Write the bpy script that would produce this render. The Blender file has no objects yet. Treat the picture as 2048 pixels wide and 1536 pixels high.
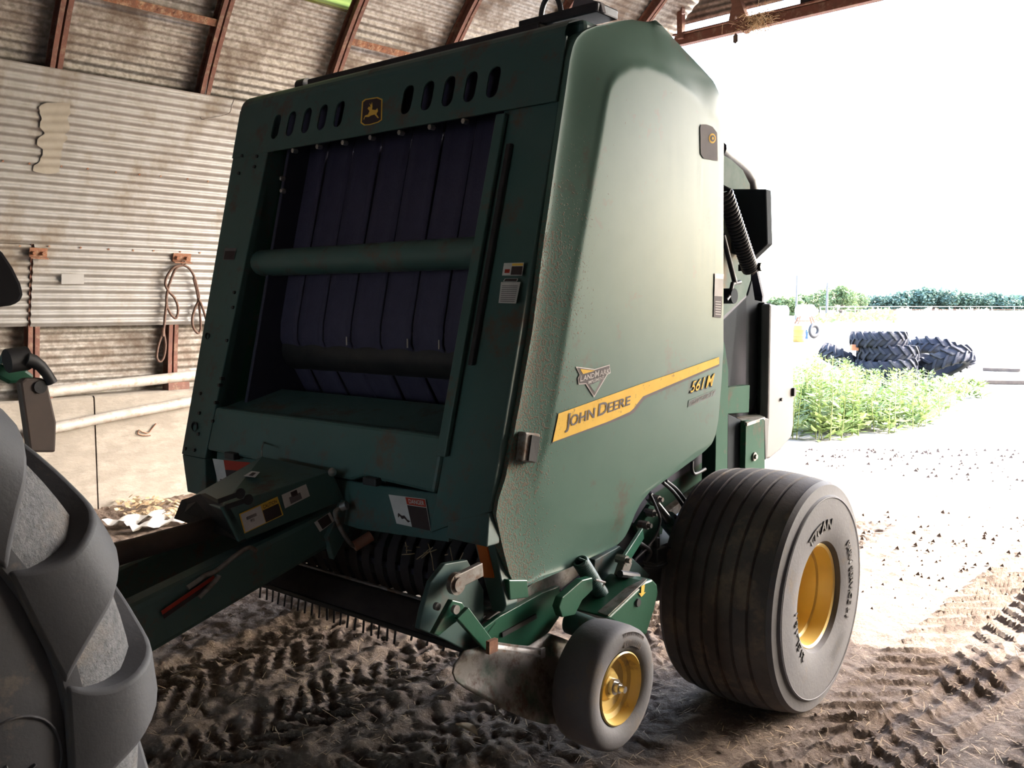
import bpy, bmesh, math, random
import numpy as np
from mathutils import Vector, Matrix

random.seed(7); np.random.seed(7)
PI = math.pi
scene = bpy.context.scene
COL = scene.collection

# ------------------------------------------------------------------ camera, light, exposure
F, HOR, CAM_H = 1850.0, 610.0, 1.70            # focal length and horizon row in a 2048x1536 frame
PITCH = math.atan((768 - HOR) / F)
cam_d = bpy.data.cameras.new('camera'); cam = bpy.data.objects.new('camera', cam_d); COL.objects.link(cam)
cam.location = (0, 0, CAM_H); cam.rotation_euler = (PI / 2 - PITCH, 0, 0)
cam_d.sensor_fit = 'HORIZONTAL'; cam_d.sensor_width = 36.0; cam_d.lens = 36.0 * F / 2048
cam_d.clip_end = 2000; scene.camera = cam

SUN_AZ, SUN_EL = math.radians(82.8), math.radians(37.7)     # clockwise from +Y
SUN_DIR = Vector((math.sin(SUN_AZ) * math.cos(SUN_EL), math.cos(SUN_AZ) * math.cos(SUN_EL), math.sin(SUN_EL)))
world = bpy.data.worlds.new('world'); scene.world = world; world.use_nodes = True
wn = world.node_tree; wn.nodes.clear()
w_out = wn.nodes.new('ShaderNodeOutputWorld'); w_bg = wn.nodes.new('ShaderNodeBackground')
w_sky = wn.nodes.new('ShaderNodeTexSky'); w_sky.sky_type = 'NISHITA'; w_sky.sun_disc = False
w_sky.sun_elevation = SUN_EL; w_sky.sun_rotation = SUN_AZ; w_sky.dust_density = 3.0; w_sky.air_density = 1.0
w_bg.inputs['Strength'].default_value = 0.85
wn.links.new(w_sky.outputs[0], w_bg.inputs[0]); wn.links.new(w_bg.outputs[0], w_out.inputs[0])
sun_d = bpy.data.lights.new('sun', 'SUN'); sun_d.energy = 9.0; sun_d.angle = math.radians(0.53); sun_d.color = (1.0, 0.98, 0.955)
sun = bpy.data.objects.new('sun', sun_d); COL.objects.link(sun); sun.location = SUN_DIR * 40
sun.rotation_euler = SUN_DIR.to_track_quat('Z', 'Y').to_euler()

scene.view_settings.view_transform = 'Standard'; scene.view_settings.look = 'None'
scene.view_settings.exposure = 1.9; scene.view_settings.gamma = 1.0
scene.view_settings.use_curve_mapping = False
scene.cycles.max_bounces = 8; scene.cycles.diffuse_bounces = 5; scene.cycles.glossy_bounces = 4
scene.cycles.transmission_bounces = 4; scene.cycles.use_denoising = True
scene.cycles.sample_clamp_indirect = 12.0; scene.cycles.caustics_reflective = False; scene.cycles.caustics_refractive = False

# ------------------------------------------------------------------ pixel -> place
Rt = np.array([1, 0, 0.]); Fw = np.array([0, math.cos(PITCH), -math.sin(PITCH)]); Up = np.array([0, math.sin(PITCH), math.cos(PITCH)])
C0 = np.array([0, 0, CAM_H])
def ray(x, y): return Fw + Rt * (x - 1024) / F + Up * (768 - y) / F
def hit(x, y, n, c):
    r = ray(x, y); return C0 + r * ((c - C0 @ n) / (r @ n))
def gnd(x, y, z=0.0): return hit(x, y, np.array([0, 0, 1.]), z)
# baler axes: x sideways, y to the rear, z up; origin on the ground under the axle
TH = math.radians(40); BU = np.array([math.cos(TH), -math.sin(TH), 0]); BV = np.array([math.sin(TH), math.cos(TH), 0]); BW = np.array([0, 0, 1.])
U0, V0 = -2.80, 3.70
def to_baler(P): return np.array([P @ BU - U0, P @ BV - V0, P[2]])
def from_baler(p): return (p[0] + U0) * BU + (p[1] + V0) * BV + p[2] * BW
def B(px, py, axis, val):
    n, c = {'x': (BU, val + U0), 'y': (BV, val + V0), 'z': (BW, val)}[axis]
    return to_baler(hit(px, py, n, c))
KF = 0.2658                                     # lean of the baler's front
def front_y(z, off=0.0): return -1.549 + off + KF * (z - 1.0906)
def FF(px, py, off=0.0): return to_baler(hit(px, py, BV - KF * BW, (-1.549 + off + V0) - KF * 1.0906))
# shed axes: s along the shed, t to its far long wall
SA = math.radians(44); SS = np.array([math.sin(SA), math.cos(SA), 0]); ST = np.array([-math.cos(SA), math.sin(SA), 0])
def shed(s, t, z): return s * SS + t * ST + np.array([0, 0, z])
def shp(px, py, ax, val):
    P = hit(px, py, {'s': SS, 't': ST}[ax], val); return np.array([P @ SS, P @ ST, P[2]])

# ------------------------------------------------------------------ materials
def lin(c):
    if isinstance(c, str):
        c = [int(c[i:i + 2], 16) / 255 for i in (0, 2, 4)]
        return tuple(v / 12.92 if v <= .04045 else ((v + .055) / 1.055) ** 2.4 for v in c)
    return tuple(c)
MATS = {}
def mat(name, c1, c2=None, rough=.6, metal=0., scale=6., bump=0., bscale=40., dirt=None, dirt_amt=.5, dscale=3., spec=.5, coat=0., stretch=(1, 1, 1), detail=6., sharp=(.35, .65), emit=None, trans=0., objc=True):
    if name in MATS: return MATS[name]
    m = bpy.data.materials.new(name); m.use_nodes = True; nt = m.node_tree; N = nt.nodes; Lk = nt.links
    b = N['Principled BSDF']; b.inputs['Roughness'].default_value = rough; b.inputs['Metallic'].default_value = metal
    b.inputs['Specular IOR Level'].default_value = spec; b.inputs['Coat Weight'].default_value = coat; b.inputs['Coat Roughness'].default_value = .12
    c1 = lin(c1); c2 = lin(c2) if c2 else tuple(v * .8 for v in c1)
    tc = N.new('ShaderNodeTexCoord'); mp = N.new('ShaderNodeMapping'); mp.inputs['Scale'].default_value = stretch
    Lk.new(tc.outputs['Object'] if objc else tc.outputs['Generated'], mp.inputs[0])
    def noise(sc, det=detail, ro=.6):
        n = N.new('ShaderNodeTexNoise'); n.inputs['Scale'].default_value = sc; n.inputs['Detail'].default_value = det; n.inputs['Roughness'].default_value = ro
        Lk.new(mp.outputs[0], n.inputs['Vector']); return n
    def ramp(src, a, bb):
        r = N.new('ShaderNodeMapRange'); r.inputs[1].default_value = a; r.inputs[2].default_value = bb; Lk.new(src, r.inputs[0]); return r.outputs[0]
    def mix(fac, A, Bc):
        x = N.new('ShaderNodeMix'); x.data_type = 'RGBA'
        if hasattr(fac, 'is_linked') or hasattr(fac, 'links'): Lk.new(fac, x.inputs[0])
        else: x.inputs[0].default_value = fac
        for i, v in ((6, A), (7, Bc)):
            if isinstance(v, tuple): x.inputs[i].default_value = (*v, 1)
            else: Lk.new(v, x.inputs[i])
        return x.outputs[2]
    col = mix(ramp(noise(scale).outputs[0], *sharp), c1, c2)
    if dirt:
        d = ramp(noise(dscale, 8, .7).outputs[0], .62 - dirt_amt * .3, .72 - dirt_amt * .2)
        col = mix(d, col, lin(dirt))
        rr = N.new('ShaderNodeMapRange'); Lk.new(d, rr.inputs[0]); rr.inputs[3].default_value = rough; rr.inputs[4].default_value = min(1, rough + .3)
        Lk.new(rr.outputs[0], b.inputs['Roughness'])
    Lk.new(col, b.inputs['Base Color'])
    if bump:
        bp = N.new('ShaderNodeBump'); bp.inputs['Strength'].default_value = min(1, bump); bp.inputs['Distance'].default_value = .01 * max(1, bump)
        Lk.new(noise(bscale, 8, .65).outputs[0], bp.inputs['Height']); Lk.new(bp.outputs[0], b.inputs['Normal'])
    if emit:
        b.inputs['Emission Color'].default_value = (*lin(emit), 1); b.inputs['Emission Strength'].default_value = 1
    if trans:
        t = N.new('ShaderNodeBsdfTranslucent'); ms = N.new('ShaderNodeMixShader'); ms.inputs[0].default_value = trans
        Lk.new(col, t.inputs[0]); Lk.new(b.outputs[0], ms.inputs[1]); Lk.new(t.outputs[0], ms.inputs[2])
        Lk.new(ms.outputs[0], N['Material Output'].inputs[0])
    MATS[name] = m; return m

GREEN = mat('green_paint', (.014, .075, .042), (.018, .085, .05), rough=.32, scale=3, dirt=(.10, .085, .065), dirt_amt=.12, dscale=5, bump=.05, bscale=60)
GREEN_R = mat('dull_green_paint', (.022, .07, .045), (.028, .078, .05), rough=.8, spec=.15, scale=4, dirt=(.09, .075, .06), dirt_amt=.25, dscale=6)
GREEN_D = mat('green_paint_dusty_veiled', (.036, .085, .078), (.046, .090, .084), rough=.5, scale=4, dirt=(.09, .07, .055), dirt_amt=.3, dscale=6, bump=.08)  # some dust, plus a lift and blue tint standing in for lens veil
STEEL_D = mat('dark_steel', (.016, .016, .020), (.03, .028, .03), rough=.45, metal=.3, scale=12, bump=.1)
BLACK = mat('black_rubber', (.010, .010, .013), (.02, .019, .02), rough=.6, scale=14, bump=.1)
BELT = mat('belt_rubber', (.024, .021, .050), (.030, .026, .058), rough=.75, scale=20, bump=.3, bscale=90)  # black rubber with the navy tint of the shadows put into its colour
TIRE = mat('tire_rubber', (.070, .066, .072), (.092, .086, .089), rough=.75, scale=5, dirt=(.13, .105, .085), dirt_amt=.25, dscale=4, bump=.15, bscale=70)
TIRE_T = mat('tire_tread_rubber', (.060, .051, .050), (.092, .076, .068), rough=.85, scale=7, dirt=(.16, .12, .09), dirt_amt=.3, dscale=6, bump=.25, bscale=60)
TRAC = mat('tractor_tire_rubber', (.046, .046, .052), (.066, .065, .07), rough=.7, scale=4, dirt=(.16, .13, .105), dirt_amt=.18, dscale=7, bump=.12, bscale=90)
TRAC_V = mat('tractor_tire_void', (.13, .13, .135), (.21, .208, .208), rough=.9, scale=60, bump=.8, bscale=160, dirt=(.24, .21, .18), dirt_amt=.3)
MUD = mat('dried_mud', (.16, .115, .08), (.09, .06, .045), rough=.95, scale=30, bump=.7, bscale=90)
YEL = mat('yellow_paint', (.60, .43, .14), (.53, .37, .10), rough=.3, scale=4, dirt=(.28, .19, .09), dirt_amt=.12, dscale=9)
YDEC = mat('yellow_decal', (.80, .50, .10), (.72, .44, .08), rough=.7, spec=.15, scale=8, dirt=(.35, .24, .10), dirt_amt=.12, dscale=40)
BDEC = mat('dark_decal', (.045, .03, .03), (.055, .04, .04), rough=.7, spec=.15)
GDEC = mat('grey_decal', (.13, .115, .12), (.16, .14, .14), rough=.7, spec=.15)
WDEC = mat('white_decal', (.62, .58, .56), (.5, .47, .45), rough=.7, spec=.15, scale=9)
RDEC = mat('red_decal', (.40, .05, .03), (.33, .04, .03), rough=.7, spec=.15)
ODEC = mat('orange_reflector', (.62, .14, .02), (.5, .10, .015), rough=.35)
CHROME = mat('bright_steel', (.55, .54, .52), (.4, .38, .36), rough=.3, metal=.9, scale=20)
STEEL = mat('worn_steel', (.24, .235, .225), (.16, .14, .125), rough=.5, metal=.5, scale=14, dirt=(.14, .09, .06), dirt_amt=.4, dscale=12, bump=.1)
PLATE = mat('scuffed_plate', (.05, .085, .06), (.23, .21, .19), rough=.45, metal=.15, scale=7, sharp=(.38, .52), dirt=(.11, .075, .055), dirt_amt=.45, dscale=16, bump=.15)
GREYP = mat('grey_plastic', (.13, .124, .128), (.11, .105, .108), rough=.55, scale=3)
RUST = mat('red_oxide_steel', (.15, .055, .036), (.10, .042, .030), rough=.75, scale=10, dirt=(.21, .14, .10), dirt_amt=.35, dscale=14, bump=.2)
RUSTY = mat('rusty_iron', (.24, .10, .05), (.13, .06, .04), rough=.9, scale=22, dirt=(.34, .23, .15), dirt_amt=.4, dscale=20, bump=.3)
GALV = mat('galvanised_sheet', (.30, .28, .255), (.18, .16, .14), rough=.5, metal=.35, scale=26, sharp=(.40, .62), dirt=(.15, .115, .09), dirt_amt=.42, dscale=2.2, bump=.1)
GALV_L = mat('galvanised_liner', (.26, .255, .25), (.215, .205, .195), rough=.45, metal=.35, scale=9, dirt=(.18, .15, .12), dirt_amt=.38, dscale=1.6, stretch=(1, 1, .6), bump=.08)
CONC = mat('concrete', (.24, .213, .18), (.195, .17, .143), rough=.9, scale=4, dirt=(.28, .25, .215), dirt_amt=.4, dscale=3, bump=.5, bscale=18, stretch=(1, 1, 2.5))
PIPEM = mat('pale_pipe', (.44, .42, .39), (.34, .31, .28), rough=.45, scale=10, metal=.1, dirt=(.34, .26, .2), dirt_amt=.35, dscale=16, bump=.15)
ROPE = mat('rusty_cable', (.085, .045, .033), (.12, .07, .05), rough=.85, scale=60, bump=.4, bscale=200)
STRAW = mat('straw', (.50, .37, .22), (.36, .25, .14), rough=.8, scale=8)
PLASTIC = mat('white_plastic_scrap', (.75, .73, .70), (.6, .57, .53), rough=.35, scale=10)
WOOD = mat('old_timber', (.20, .10, .07), (.14, .07, .05), rough=.85, scale=6, stretch=(1, 1, 6), bump=.3)
FIBRE = mat('fibreglass_skylight', (.20, .22, .05), (.17, .19, .04), rough=.5, trans=.6)
LEAFW = mat('weed_leaf', (.10, .17, .045), (.19, .24, .08), rough=.55, scale=3, trans=.3)
LEAFT = mat('tree_leaf', (.10, .15, .065), (.14, .19, .08), rough=.7, scale=.4, trans=.2)  # green lightened to carry the glare over the trees
LEAFF = mat('hazed_tree_leaf', (.085, .14, .115), (.11, .17, .13), rough=.7, scale=.3, trans=.2)  # paler and bluer: distance haze put into the leaf colour
BARK = mat('bark', (.10, .075, .055), (.07, .05, .04), rough=.9, scale=8, bump=.3)
WHITEP = mat('white_paint', (.8, .8, .78), (.72, .72, .7), rough=.4, scale=2)
BLUEP = mat('blue_plastic', (.008, .05, .26), (.008, .04, .22), rough=.4)
TIRE_F = mat('old_tire_rubber', (.018, .018, .025), (.03, .03, .037), rough=.8, spec=.2, scale=6, dirt=(.06, .056, .055), dirt_amt=.25, dscale=5, bump=.2)
STEMM = mat('weed_stem', (.20, .27, .07), (.28, .28, .10), rough=.7)

def dirt_material():
    m = bpy.data.materials.new('packed_dirt'); m.use_nodes = True; nt = m.node_tree; N = nt.nodes; Lk = nt.links
    b = N['Principled BSDF']; b.inputs['Roughness'].default_value = .95; b.inputs['Specular IOR Level'].default_value = .2
    geo = N.new('ShaderNodeNewGeometry')
    def noise(sc, det=8, ro=.65):
        n = N.new('ShaderNodeTexNoise'); n.inputs['Scale'].default_value = sc; n.inputs['Detail'].default_value = det; n.inputs['Roughness'].default_value = ro
        Lk.new(geo.outputs['Position'], n.inputs['Vector']); return n.outputs[0]
    def mr(s, a, c):
        r = N.new('ShaderNodeMapRange'); r.inputs[1].default_value = a; r.inputs[2].default_value = c; Lk.new(s, r.inputs[0]); return r.outputs[0]
    def mix(f, A, Bc):
        x = N.new('ShaderNodeMix'); x.data_type = 'RGBA'; Lk.new(f, x.inputs[0])
        for i, v in ((6, A), (7, Bc)):
            if isinstance(v, tuple): x.inputs[i].default_value = (*v, 1)
            else: Lk.new(v, x.inputs[i])
        return x.outputs[2]
    c = mix(mr(noise(2.2), .35, .65), (.285, .215, .170), (.185, .135, .105))
    c = mix(mr(noise(45, 4), .52, .70), c, (.40, .31, .23))
    c = mix(mr(noise(14, 6), .60, .72), c, (.075, .05, .04))
    Lk.new(c, b.inputs['Base Color'])
    bp = N.new('ShaderNodeBump'); bp.inputs['Strength'].default_value = 1.0; bp.inputs['Distance'].default_value = .03
    Lk.new(noise(38, 10, .75), bp.inputs['Height']); Lk.new(bp.outputs[0], b.inputs['Normal'])
    return m
DIRT = dirt_material()
YARD = mat('yard_gravel', (.29, .275, .255), (.25, .235, .215), rough=.95, scale=.6, dirt=(.24, .205, .17), dirt_amt=.12, dscale=2.5, bump=.4, bscale=12)

# ------------------------------------------------------------------ mesh helpers
class MB:
    def __init__(s): s.v = []; s.f = []
    def add(s, vs, fs):
        o = len(s.v); s.v += [tuple(map(float, q)) for q in vs]; s.f += [tuple(i + o for i in f) for f in fs]; return s
    def box(s, lo, hi):
        (a, b, c), (d, e, f) = lo, hi
        return s.add([(a, b, c), (d, b, c), (d, e, c), (a, e, c), (a, b, f), (d, b, f), (d, e, f), (a, e, f)],
                     [(0, 3, 2, 1), (4, 5, 6, 7), (0, 1, 5, 4), (1, 2, 6, 5), (2, 3, 7, 6), (3, 0, 4, 7)])
    def bar(s, p, q, w, h, up=(0, 0, 1)):
        "a rectangular bar from p to q, w wide sideways and h high along up"
        p, q = np.array(p, float), np.array(q, float); d = q - p; d /= np.linalg.norm(d)
        a = np.cross(d, np.array(up, float))
        if np.linalg.norm(a) < 1e-6: a = np.cross(d, np.array([1., 0, 0]))
        a /= np.linalg.norm(a); c = np.cross(a, d)
        vs = [e + i * a * w / 2 + j * c * h / 2 for e in (p, q) for i, j in ((-1, -1), (1, -1), (1, 1), (-1, 1))]
        return s.add(vs, [(0, 1, 2, 3), (7, 6, 5, 4), (0, 4, 5, 1), (1, 5, 6, 2), (2, 6, 7, 3), (3, 7, 4, 0)])
    def tube(s, pts, r, n=10, caps=True):
        pts = [np.array(p, float) for p in pts]; rr = r if isinstance(r, (list, tuple)) else [r] * len(pts)
        vs = []; ref = None
        for i, p in enumerate(pts):
            d = pts[min(i + 1, len(pts) - 1)] - pts[max(i - 1, 0)]; d = d / (np.linalg.norm(d) + 1e-9)
            if ref is None:
                ref = np.cross(d, [0, 0, 1.]);
                if np.linalg.norm(ref) < 1e-3: ref = np.cross(d, [1., 0, 0])
            ref = ref - d * (ref @ d); ref /= np.linalg.norm(ref) + 1e-9; b2 = np.cross(d, ref)
            vs += [p + rr[i] * (math.cos(2 * PI * k / n) * ref + math.sin(2 * PI * k / n) * b2) for k in range(n)]
        fs = [(i * n + k, i * n + (k + 1) % n, (i + 1) * n + (k + 1) % n, (i + 1) * n + k) for i in range(len(pts) - 1) for k in range(n)]
        if caps: fs += [tuple(range(n - 1, -1, -1)), tuple((len(pts) - 1) * n + k for k in range(n))]
        return s.add(vs, fs)
    def prism(s, poly, d):
        "a closed 3-D polygon extruded by the vector d"
        P = [np.array(p, float) for p in poly]; d = np.array(d, float); n = len(P)
        return s.add(P + [p + d for p in P], [tuple(range(n - 1, -1, -1)), tuple(range(n, 2 * n))] + [(k, (k + 1) % n, n + (k + 1) % n, n + k) for k in range(n)])
    def lathe(s, prof, n, axis='x', c=(0, 0, 0), closed=False):
        "profile of (a along axis, r) revolved about the axis through c"
        m = len(prof); vs = []
        for k in range(n):
            t = 2 * PI * k / n
            for a, r in prof:
                v = {'x': (a, r * math.cos(t), r * math.sin(t)), 'y': (r * math.cos(t), a, r * math.sin(t)), 'z': (r * math.cos(t), r * math.sin(t), a)}[axis]
                vs.append(tuple(np.array(v) + np.array(c)))
        e = m if closed else m - 1
        return s.add(vs, [(k * m + i, k * m + (i + 1) % m, ((k + 1) % n) * m + (i + 1) % m, ((k + 1) % n) * m + i) for k in range(n) for i in range(e)])
    def grid(s, G):
        "G[i][j] points"
        a, b = len(G), len(G[0])
        return s.add([p for row in G for p in row], [(i * b + j, i * b + j + 1, (i + 1) * b + j + 1, (i + 1) * b + j) for i in range(a - 1) for j in range(b - 1)])
    def mesh(s, name):
        me = bpy.data.meshes.new(name); me.from_pydata(s.v, [], s.f); me.update()
        bm = bmesh.new(); bm.from_mesh(me); bmesh.ops.recalc_face_normals(bm, faces=bm.faces); bm.to_mesh(me); bm.free()
        return me
    def build(s, name, m, parent=None, smooth=None, bevel=0., solid=0., soff=-1):
        o = bpy.data.objects.new(name, s.mesh(name)); COL.objects.link(o)
        finish(o, m, parent, smooth, bevel, solid, soff); return o
def finish(o, m, parent=None, smooth=None, bevel=0., solid=0., soff=-1):
    for q in (m if isinstance(m, (list, tuple)) else [m]): o.data.materials.append(q)
    if parent is not None: o.parent = parent
    if smooth is not None:
        o.data.polygons.foreach_set('use_smooth', [True] * len(o.data.polygons))
        o.data.set_sharp_from_angle(angle=math.radians(smooth))
    if solid:
        md = o.modifiers.new('thickness', 'SOLIDIFY'); md.thickness = solid; md.offset = soff
    if bevel:
        md = o.modifiers.new('edges', 'BEVEL'); md.width = bevel; md.segments = 2; md.limit_method = 'ANGLE'; md.angle_limit = math.radians(35)
def empty(name, loc=(0, 0, 0), rz=0., parent=None):
    o = bpy.data.objects.new(name, None); COL.objects.link(o); o.location = loc; o.rotation_euler = (0, 0, rz); o.empty_display_size = .2
    if parent is not None: o.parent = parent
    return o
def tag(o, label=None, cat=None, group=None, kind=None):
    if label: o['label'] = label
    if cat: o['category'] = cat
    if group: o['group'] = group
    if kind: o['kind'] = kind
    return o
def again(o, parent, name=None):
    c = o.copy(); COL.objects.link(c); c.parent = parent
    return c
def vnoise(x, y, cell, seed):
    rs = np.random.RandomState(seed); T = rs.rand(256, 256); x = x / cell; y = y / cell
    i = np.floor(x).astype(int); j = np.floor(y).astype(int); fx = x - i; fy = y - j
    fx = fx * fx * (3 - 2 * fx); fy = fy * fy * (3 - 2 * fy); g = lambda a, b: T[a % 256, b % 256]
    return (g(i, j) * (1 - fx) + g(i + 1, j) * fx) * (1 - fy) + (g(i, j + 1) * (1 - fx) + g(i + 1, j + 1) * fx) * fy
_glyph = {}
def glyphs(txt, shear=0., bold=0.0):
    "flat text as (verts, faces) with its own metrics"
    key = (txt, shear, bold)
    if key in _glyph: return _glyph[key]
    cu = bpy.data.curves.new('lettering', 'FONT'); cu.body = txt; cu.shear = shear; cu.offset = bold; cu.resolution_u = 3
    ob = bpy.data.objects.new('lettering', cu); COL.objects.link(ob)
    dg = bpy.context.evaluated_depsgraph_get(); me = ob.evaluated_get(dg).to_mesh()
    vs = np.array([v.co[:] for v in me.vertices]); fs = [tuple(p.vertices) for p in me.polygons]
    ob.evaluated_get(dg).to_mesh_clear(); bpy.data.objects.remove(ob); bpy.data.curves.remove(cu)
    _glyph[key] = (vs, fs); return vs, fs
def text_runs(runs, shear=0., bold=0., gap=.06):
    "runs of (text, size) on one baseline, scaled to the unit box"
    V = []; Fc = []; x = 0.
    for t, sz in runs:
        if t == ' ': x += sz; continue
        v, f = glyphs(t, shear, bold); v = v[:, :2] * sz; w0 = v[:, 0].min(); o = len(V)
        V += [(a - w0 + x, b) for a, b in v]; Fc += [tuple(i + o for i in q) for q in f]; x += v[:, 0].max() - w0 + gap * sz
    V = np.array(V); V[:, 0] /= V[:, 0].max(); V[:, 1] /= V[:, 1].max(); return V, Fc
def lerp(a, b, t): return a + (b - a) * t
def spline(P, n=6):
    P = [np.array(p, float) for p in P]; out = []
    for i in range(len(P) - 1):
        p0, p1, p2, p3 = P[max(i - 1, 0)], P[i], P[i + 1], P[min(i + 2, len(P) - 1)]
        for k in range(n):
            t = k / n; out.append(.5 * ((2 * p1) + (-p0 + p2) * t + (2 * p0 - 5 * p1 + 4 * p2 - p3) * t * t + (-p0 + 3 * p1 - 3 * p2 + p3) * t ** 3))
    return out + [P[-1]]
def quad_map(q, a, b):
    "q = bottom-left, bottom-right, top-right, top-left pixels"
    bl, br, tr, tl = [np.array(p, float) for p in q]; return lerp(lerp(bl, br, a), lerp(tl, tr, a), b)
def arc(c, r, a0, a1, n): return [(c[0] + r * math.cos(lerp(a0, a1, i / n)), c[1] + r * math.sin(lerp(a0, a1, i / n))) for i in range(n + 1)]

# ------------------------------------------------------------------ the ground
def track(h, w, v, half, depth, pitch, k):
    "lug prints: w across the wheel path, v along it"
    inside = np.clip((half - np.abs(w)) / .05, 0, 1)
    ph = (v + k * np.abs(w)) / pitch + .5 * (w > 0)
    tri = np.clip(np.sin(2 * PI * ph) * 3.0, -1, 1)
    return h + inside * (depth * tri - .012) + .016 * np.exp(-((np.abs(w) - half - .03) / .05) ** 2)
def floor_height(s, t):
    x = s * SS[0] + t * ST[0]; y = s * SS[1] + t * ST[1]
    u = x * BU[0] + y * BU[1]; v = x * BV[0] + y * BV[1]
    calm = 1 - .62 * np.clip((u + 2.3) / .7, 0, 1)     # driven flat towards the open side
    h = .04 * (vnoise(s, t, 1.1, 1) - .5) + calm * (.020 * (vnoise(s, t, .35, 2) - .5) + .018 * (vnoise(s, t, .12, 3) - .5) + .017 * np.abs(vnoise(s, t, .07, 4) - .5) * 2 - .015 * np.abs(vnoise(s, t, .04, 5) - .5) * 2) + .008 * (vnoise(s, t, .024, 6) - .5)
    for cell, amp, sd in ((.10, .05, 9), (.055, .035, 10)):
        cl = vnoise(s + .3 * cell * vnoise(s, t, cell, sd + 7), t, cell, sd); h = h + calm * amp * np.clip(cl - .70, 0, .16)
    wob = .05 * np.sin(v * 1.3) + .05 * (vnoise(s, t, .12, 21) - .5)
    for uc, half, dep, pit, k in ((-3.75, .25, .014, .115, .75), (-3.10, .2, .011, .10, -.7), (-2.45, .2, .008, .11, .7)):
        h = track(h, u - uc - wob, v + .06 * (vnoise(s, t, .2, 22) - .5), half, dep * (.3 + 1.2 * vnoise(s, t, .5, 23)), pit, k)
    for uc, half, pit, k in ((-1.15, .30, .17, .9), (-.45, .30, .19, -.9), (.3, .3, .17, .9)):      # crisp lug ridges pressed into the flat part
        w = u - uc - .4 * wob; ph = ((v + k * np.abs(w) + .03 * (vnoise(s, t, .15, 24) - .5)) / pit + .5 * (w > 0)) % 1
        h = h + np.clip((half - np.abs(w)) / .04, 0, 1) * (.3 + vnoise(s, t, .4, 25)) * (.030 * np.exp(-((ph - .5) / .09) ** 2) - .006 * np.exp(-((ph - .75) / .12) ** 2))
    a = np.radians(50); d = (x - 1.24) * math.cos(a) - (y - 3.4) * math.sin(a)
    for o in (-.05, .06, .2): h = h + .014 * np.exp(-((d - o) / .02) ** 2) - .010 * np.exp(-((d - o - .045) / .025) ** 2)
    return h
sv = np.r_[np.arange(-7.5, .3, .3), np.arange(.3, 7.2, .018), np.arange(7.2, 9.3, .12)]
tv = np.r_[np.arange(-3.9, -1.6, .25), np.arange(-1.6, 6.6, .018), np.arange(6.6, 8.0, .06)]
Sg, Tg = np.meshgrid(sv, tv, indexing='ij')
Hg = floor_height(Sg, Tg)
# the ground is pressed flat under the wheels
for (cu, cv, hu, hv) in ((-1.70, 3.70, .27, .20), (-3.9, 3.70, .27, .2), (-1.86, .025, .3, .25), (-3.74, .025, .3, .25)):
    X = Sg * SS[0] + Tg * ST[0]; Y = Sg * SS[1] + Tg * ST[1]
    q = np.maximum(np.abs(X * BU[0] + Y * BU[1] - cu) / hu, np.abs(X * BV[0] + Y * BV[1] - cv) / hv)
    wgt = np.clip(1.5 - q, 0, 1); Hg = Hg * (1 - wgt)
Hg = Hg - np.minimum(Hg.mean(), .02); Hg *= np.clip((9.3 - Sg) / .4, 0, 1)
n1, n2 = Sg.shape
co = np.stack([Sg * SS[0] + Tg * ST[0], Sg * SS[1] + Tg * ST[1], Hg], -1).reshape(-1, 3)
idx = np.arange(n1 * n2).reshape(n1, n2)
qd = np.stack([idx[:-1, :-1], idx[1:, :-1], idx[1:, 1:], idx[:-1, 1:]], -1).reshape(-1, 4)
fm = bpy.data.meshes.new('floor'); fm.vertices.add(len(co)); fm.vertices.foreach_set('co', co.ravel())
fm.loops.add(qd.size); fm.loops.foreach_set('vertex_index', qd.ravel()); fm.polygons.add(len(qd))
fm.polygons.foreach_set('loop_start', np.arange(0, qd.size, 4)); fm.update(calc_edges=True); fm.validate()
if fm.polygons[0].normal.z < 0: fm.flip_normals()
fl = bpy.data.objects.new('floor', fm); COL.objects.link(fl); finish(fl, DIRT, smooth=40); tag(fl, 'rutted brown dirt floor printed with tire tracks', kind='structure')

yv = [-300, -60, -20, 0, 8, 12, 16, 20, 26, 32, 40, 60, 90, 140, 220, 500]
ym = MB(); xs_ = [-300, -100, -40, -15, 0, 6, 12, 18, 26, 40, 80, 200, 500]
ym.grid([[(x, y, -.05) for x in xs_] for y in yv]); yo = ym.build('ground', YARD); tag(yo, 'pale sunlit gravel yard outside the shed', kind='structure')

# ------------------------------------------------------------------ the arched shed
RC, ZC, TC = 5.85, .55, 2.2                     # inner radius of the ribs, centre height, centre line
S_END, S_BACK = 9.20, -7.2
def arch(s, R, ph): return shed(s, TC + R * math.cos(ph), ZC + R * math.sin(ph))
ceiling = tag(empty('ceiling'), 'arched roof of corrugated steel sheets on red steel ribs', kind='structure')
PITCHW, AMP = .068, .0085
def corr_sheet(mb, s0, s1, R, p0, p1, amp=AMP, skew=0., bow=0.):
    L_ = R * (p1 - p0); n = max(8, int(L_ / PITCHW * 8)); G = []
    for i in range(n + 1):
        ph = lerp(p0, p1, i / n); a = amp * math.cos(2 * PI * (i / n * L_) / PITCHW)
        G.append([arch(lerp(s0, s1, k / 3) + skew * (i / n - .5), R + a + bow * math.sin(PI * k / 3), ph) for k in range(4)])
    return mb.grid(G)
row_h = .62 / 5.97; rng = random.Random(3)
def skin_phi(px, py):
    q = shp(px, py, 't', 6.5)
    for _ in range(30):
        ph = math.asin(max(-1, min(1, (q[2] - ZC) / 5.97))); q = lerp(q, shp(px, py, 't', TC + 5.97 * math.cos(ph)), .5)
    return ph, q[0]
PH_SKY, S_SKY = skin_phi(690, 24)
SKY_ROW = int((PH_SKY - math.radians(3.5)) / row_h)
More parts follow.
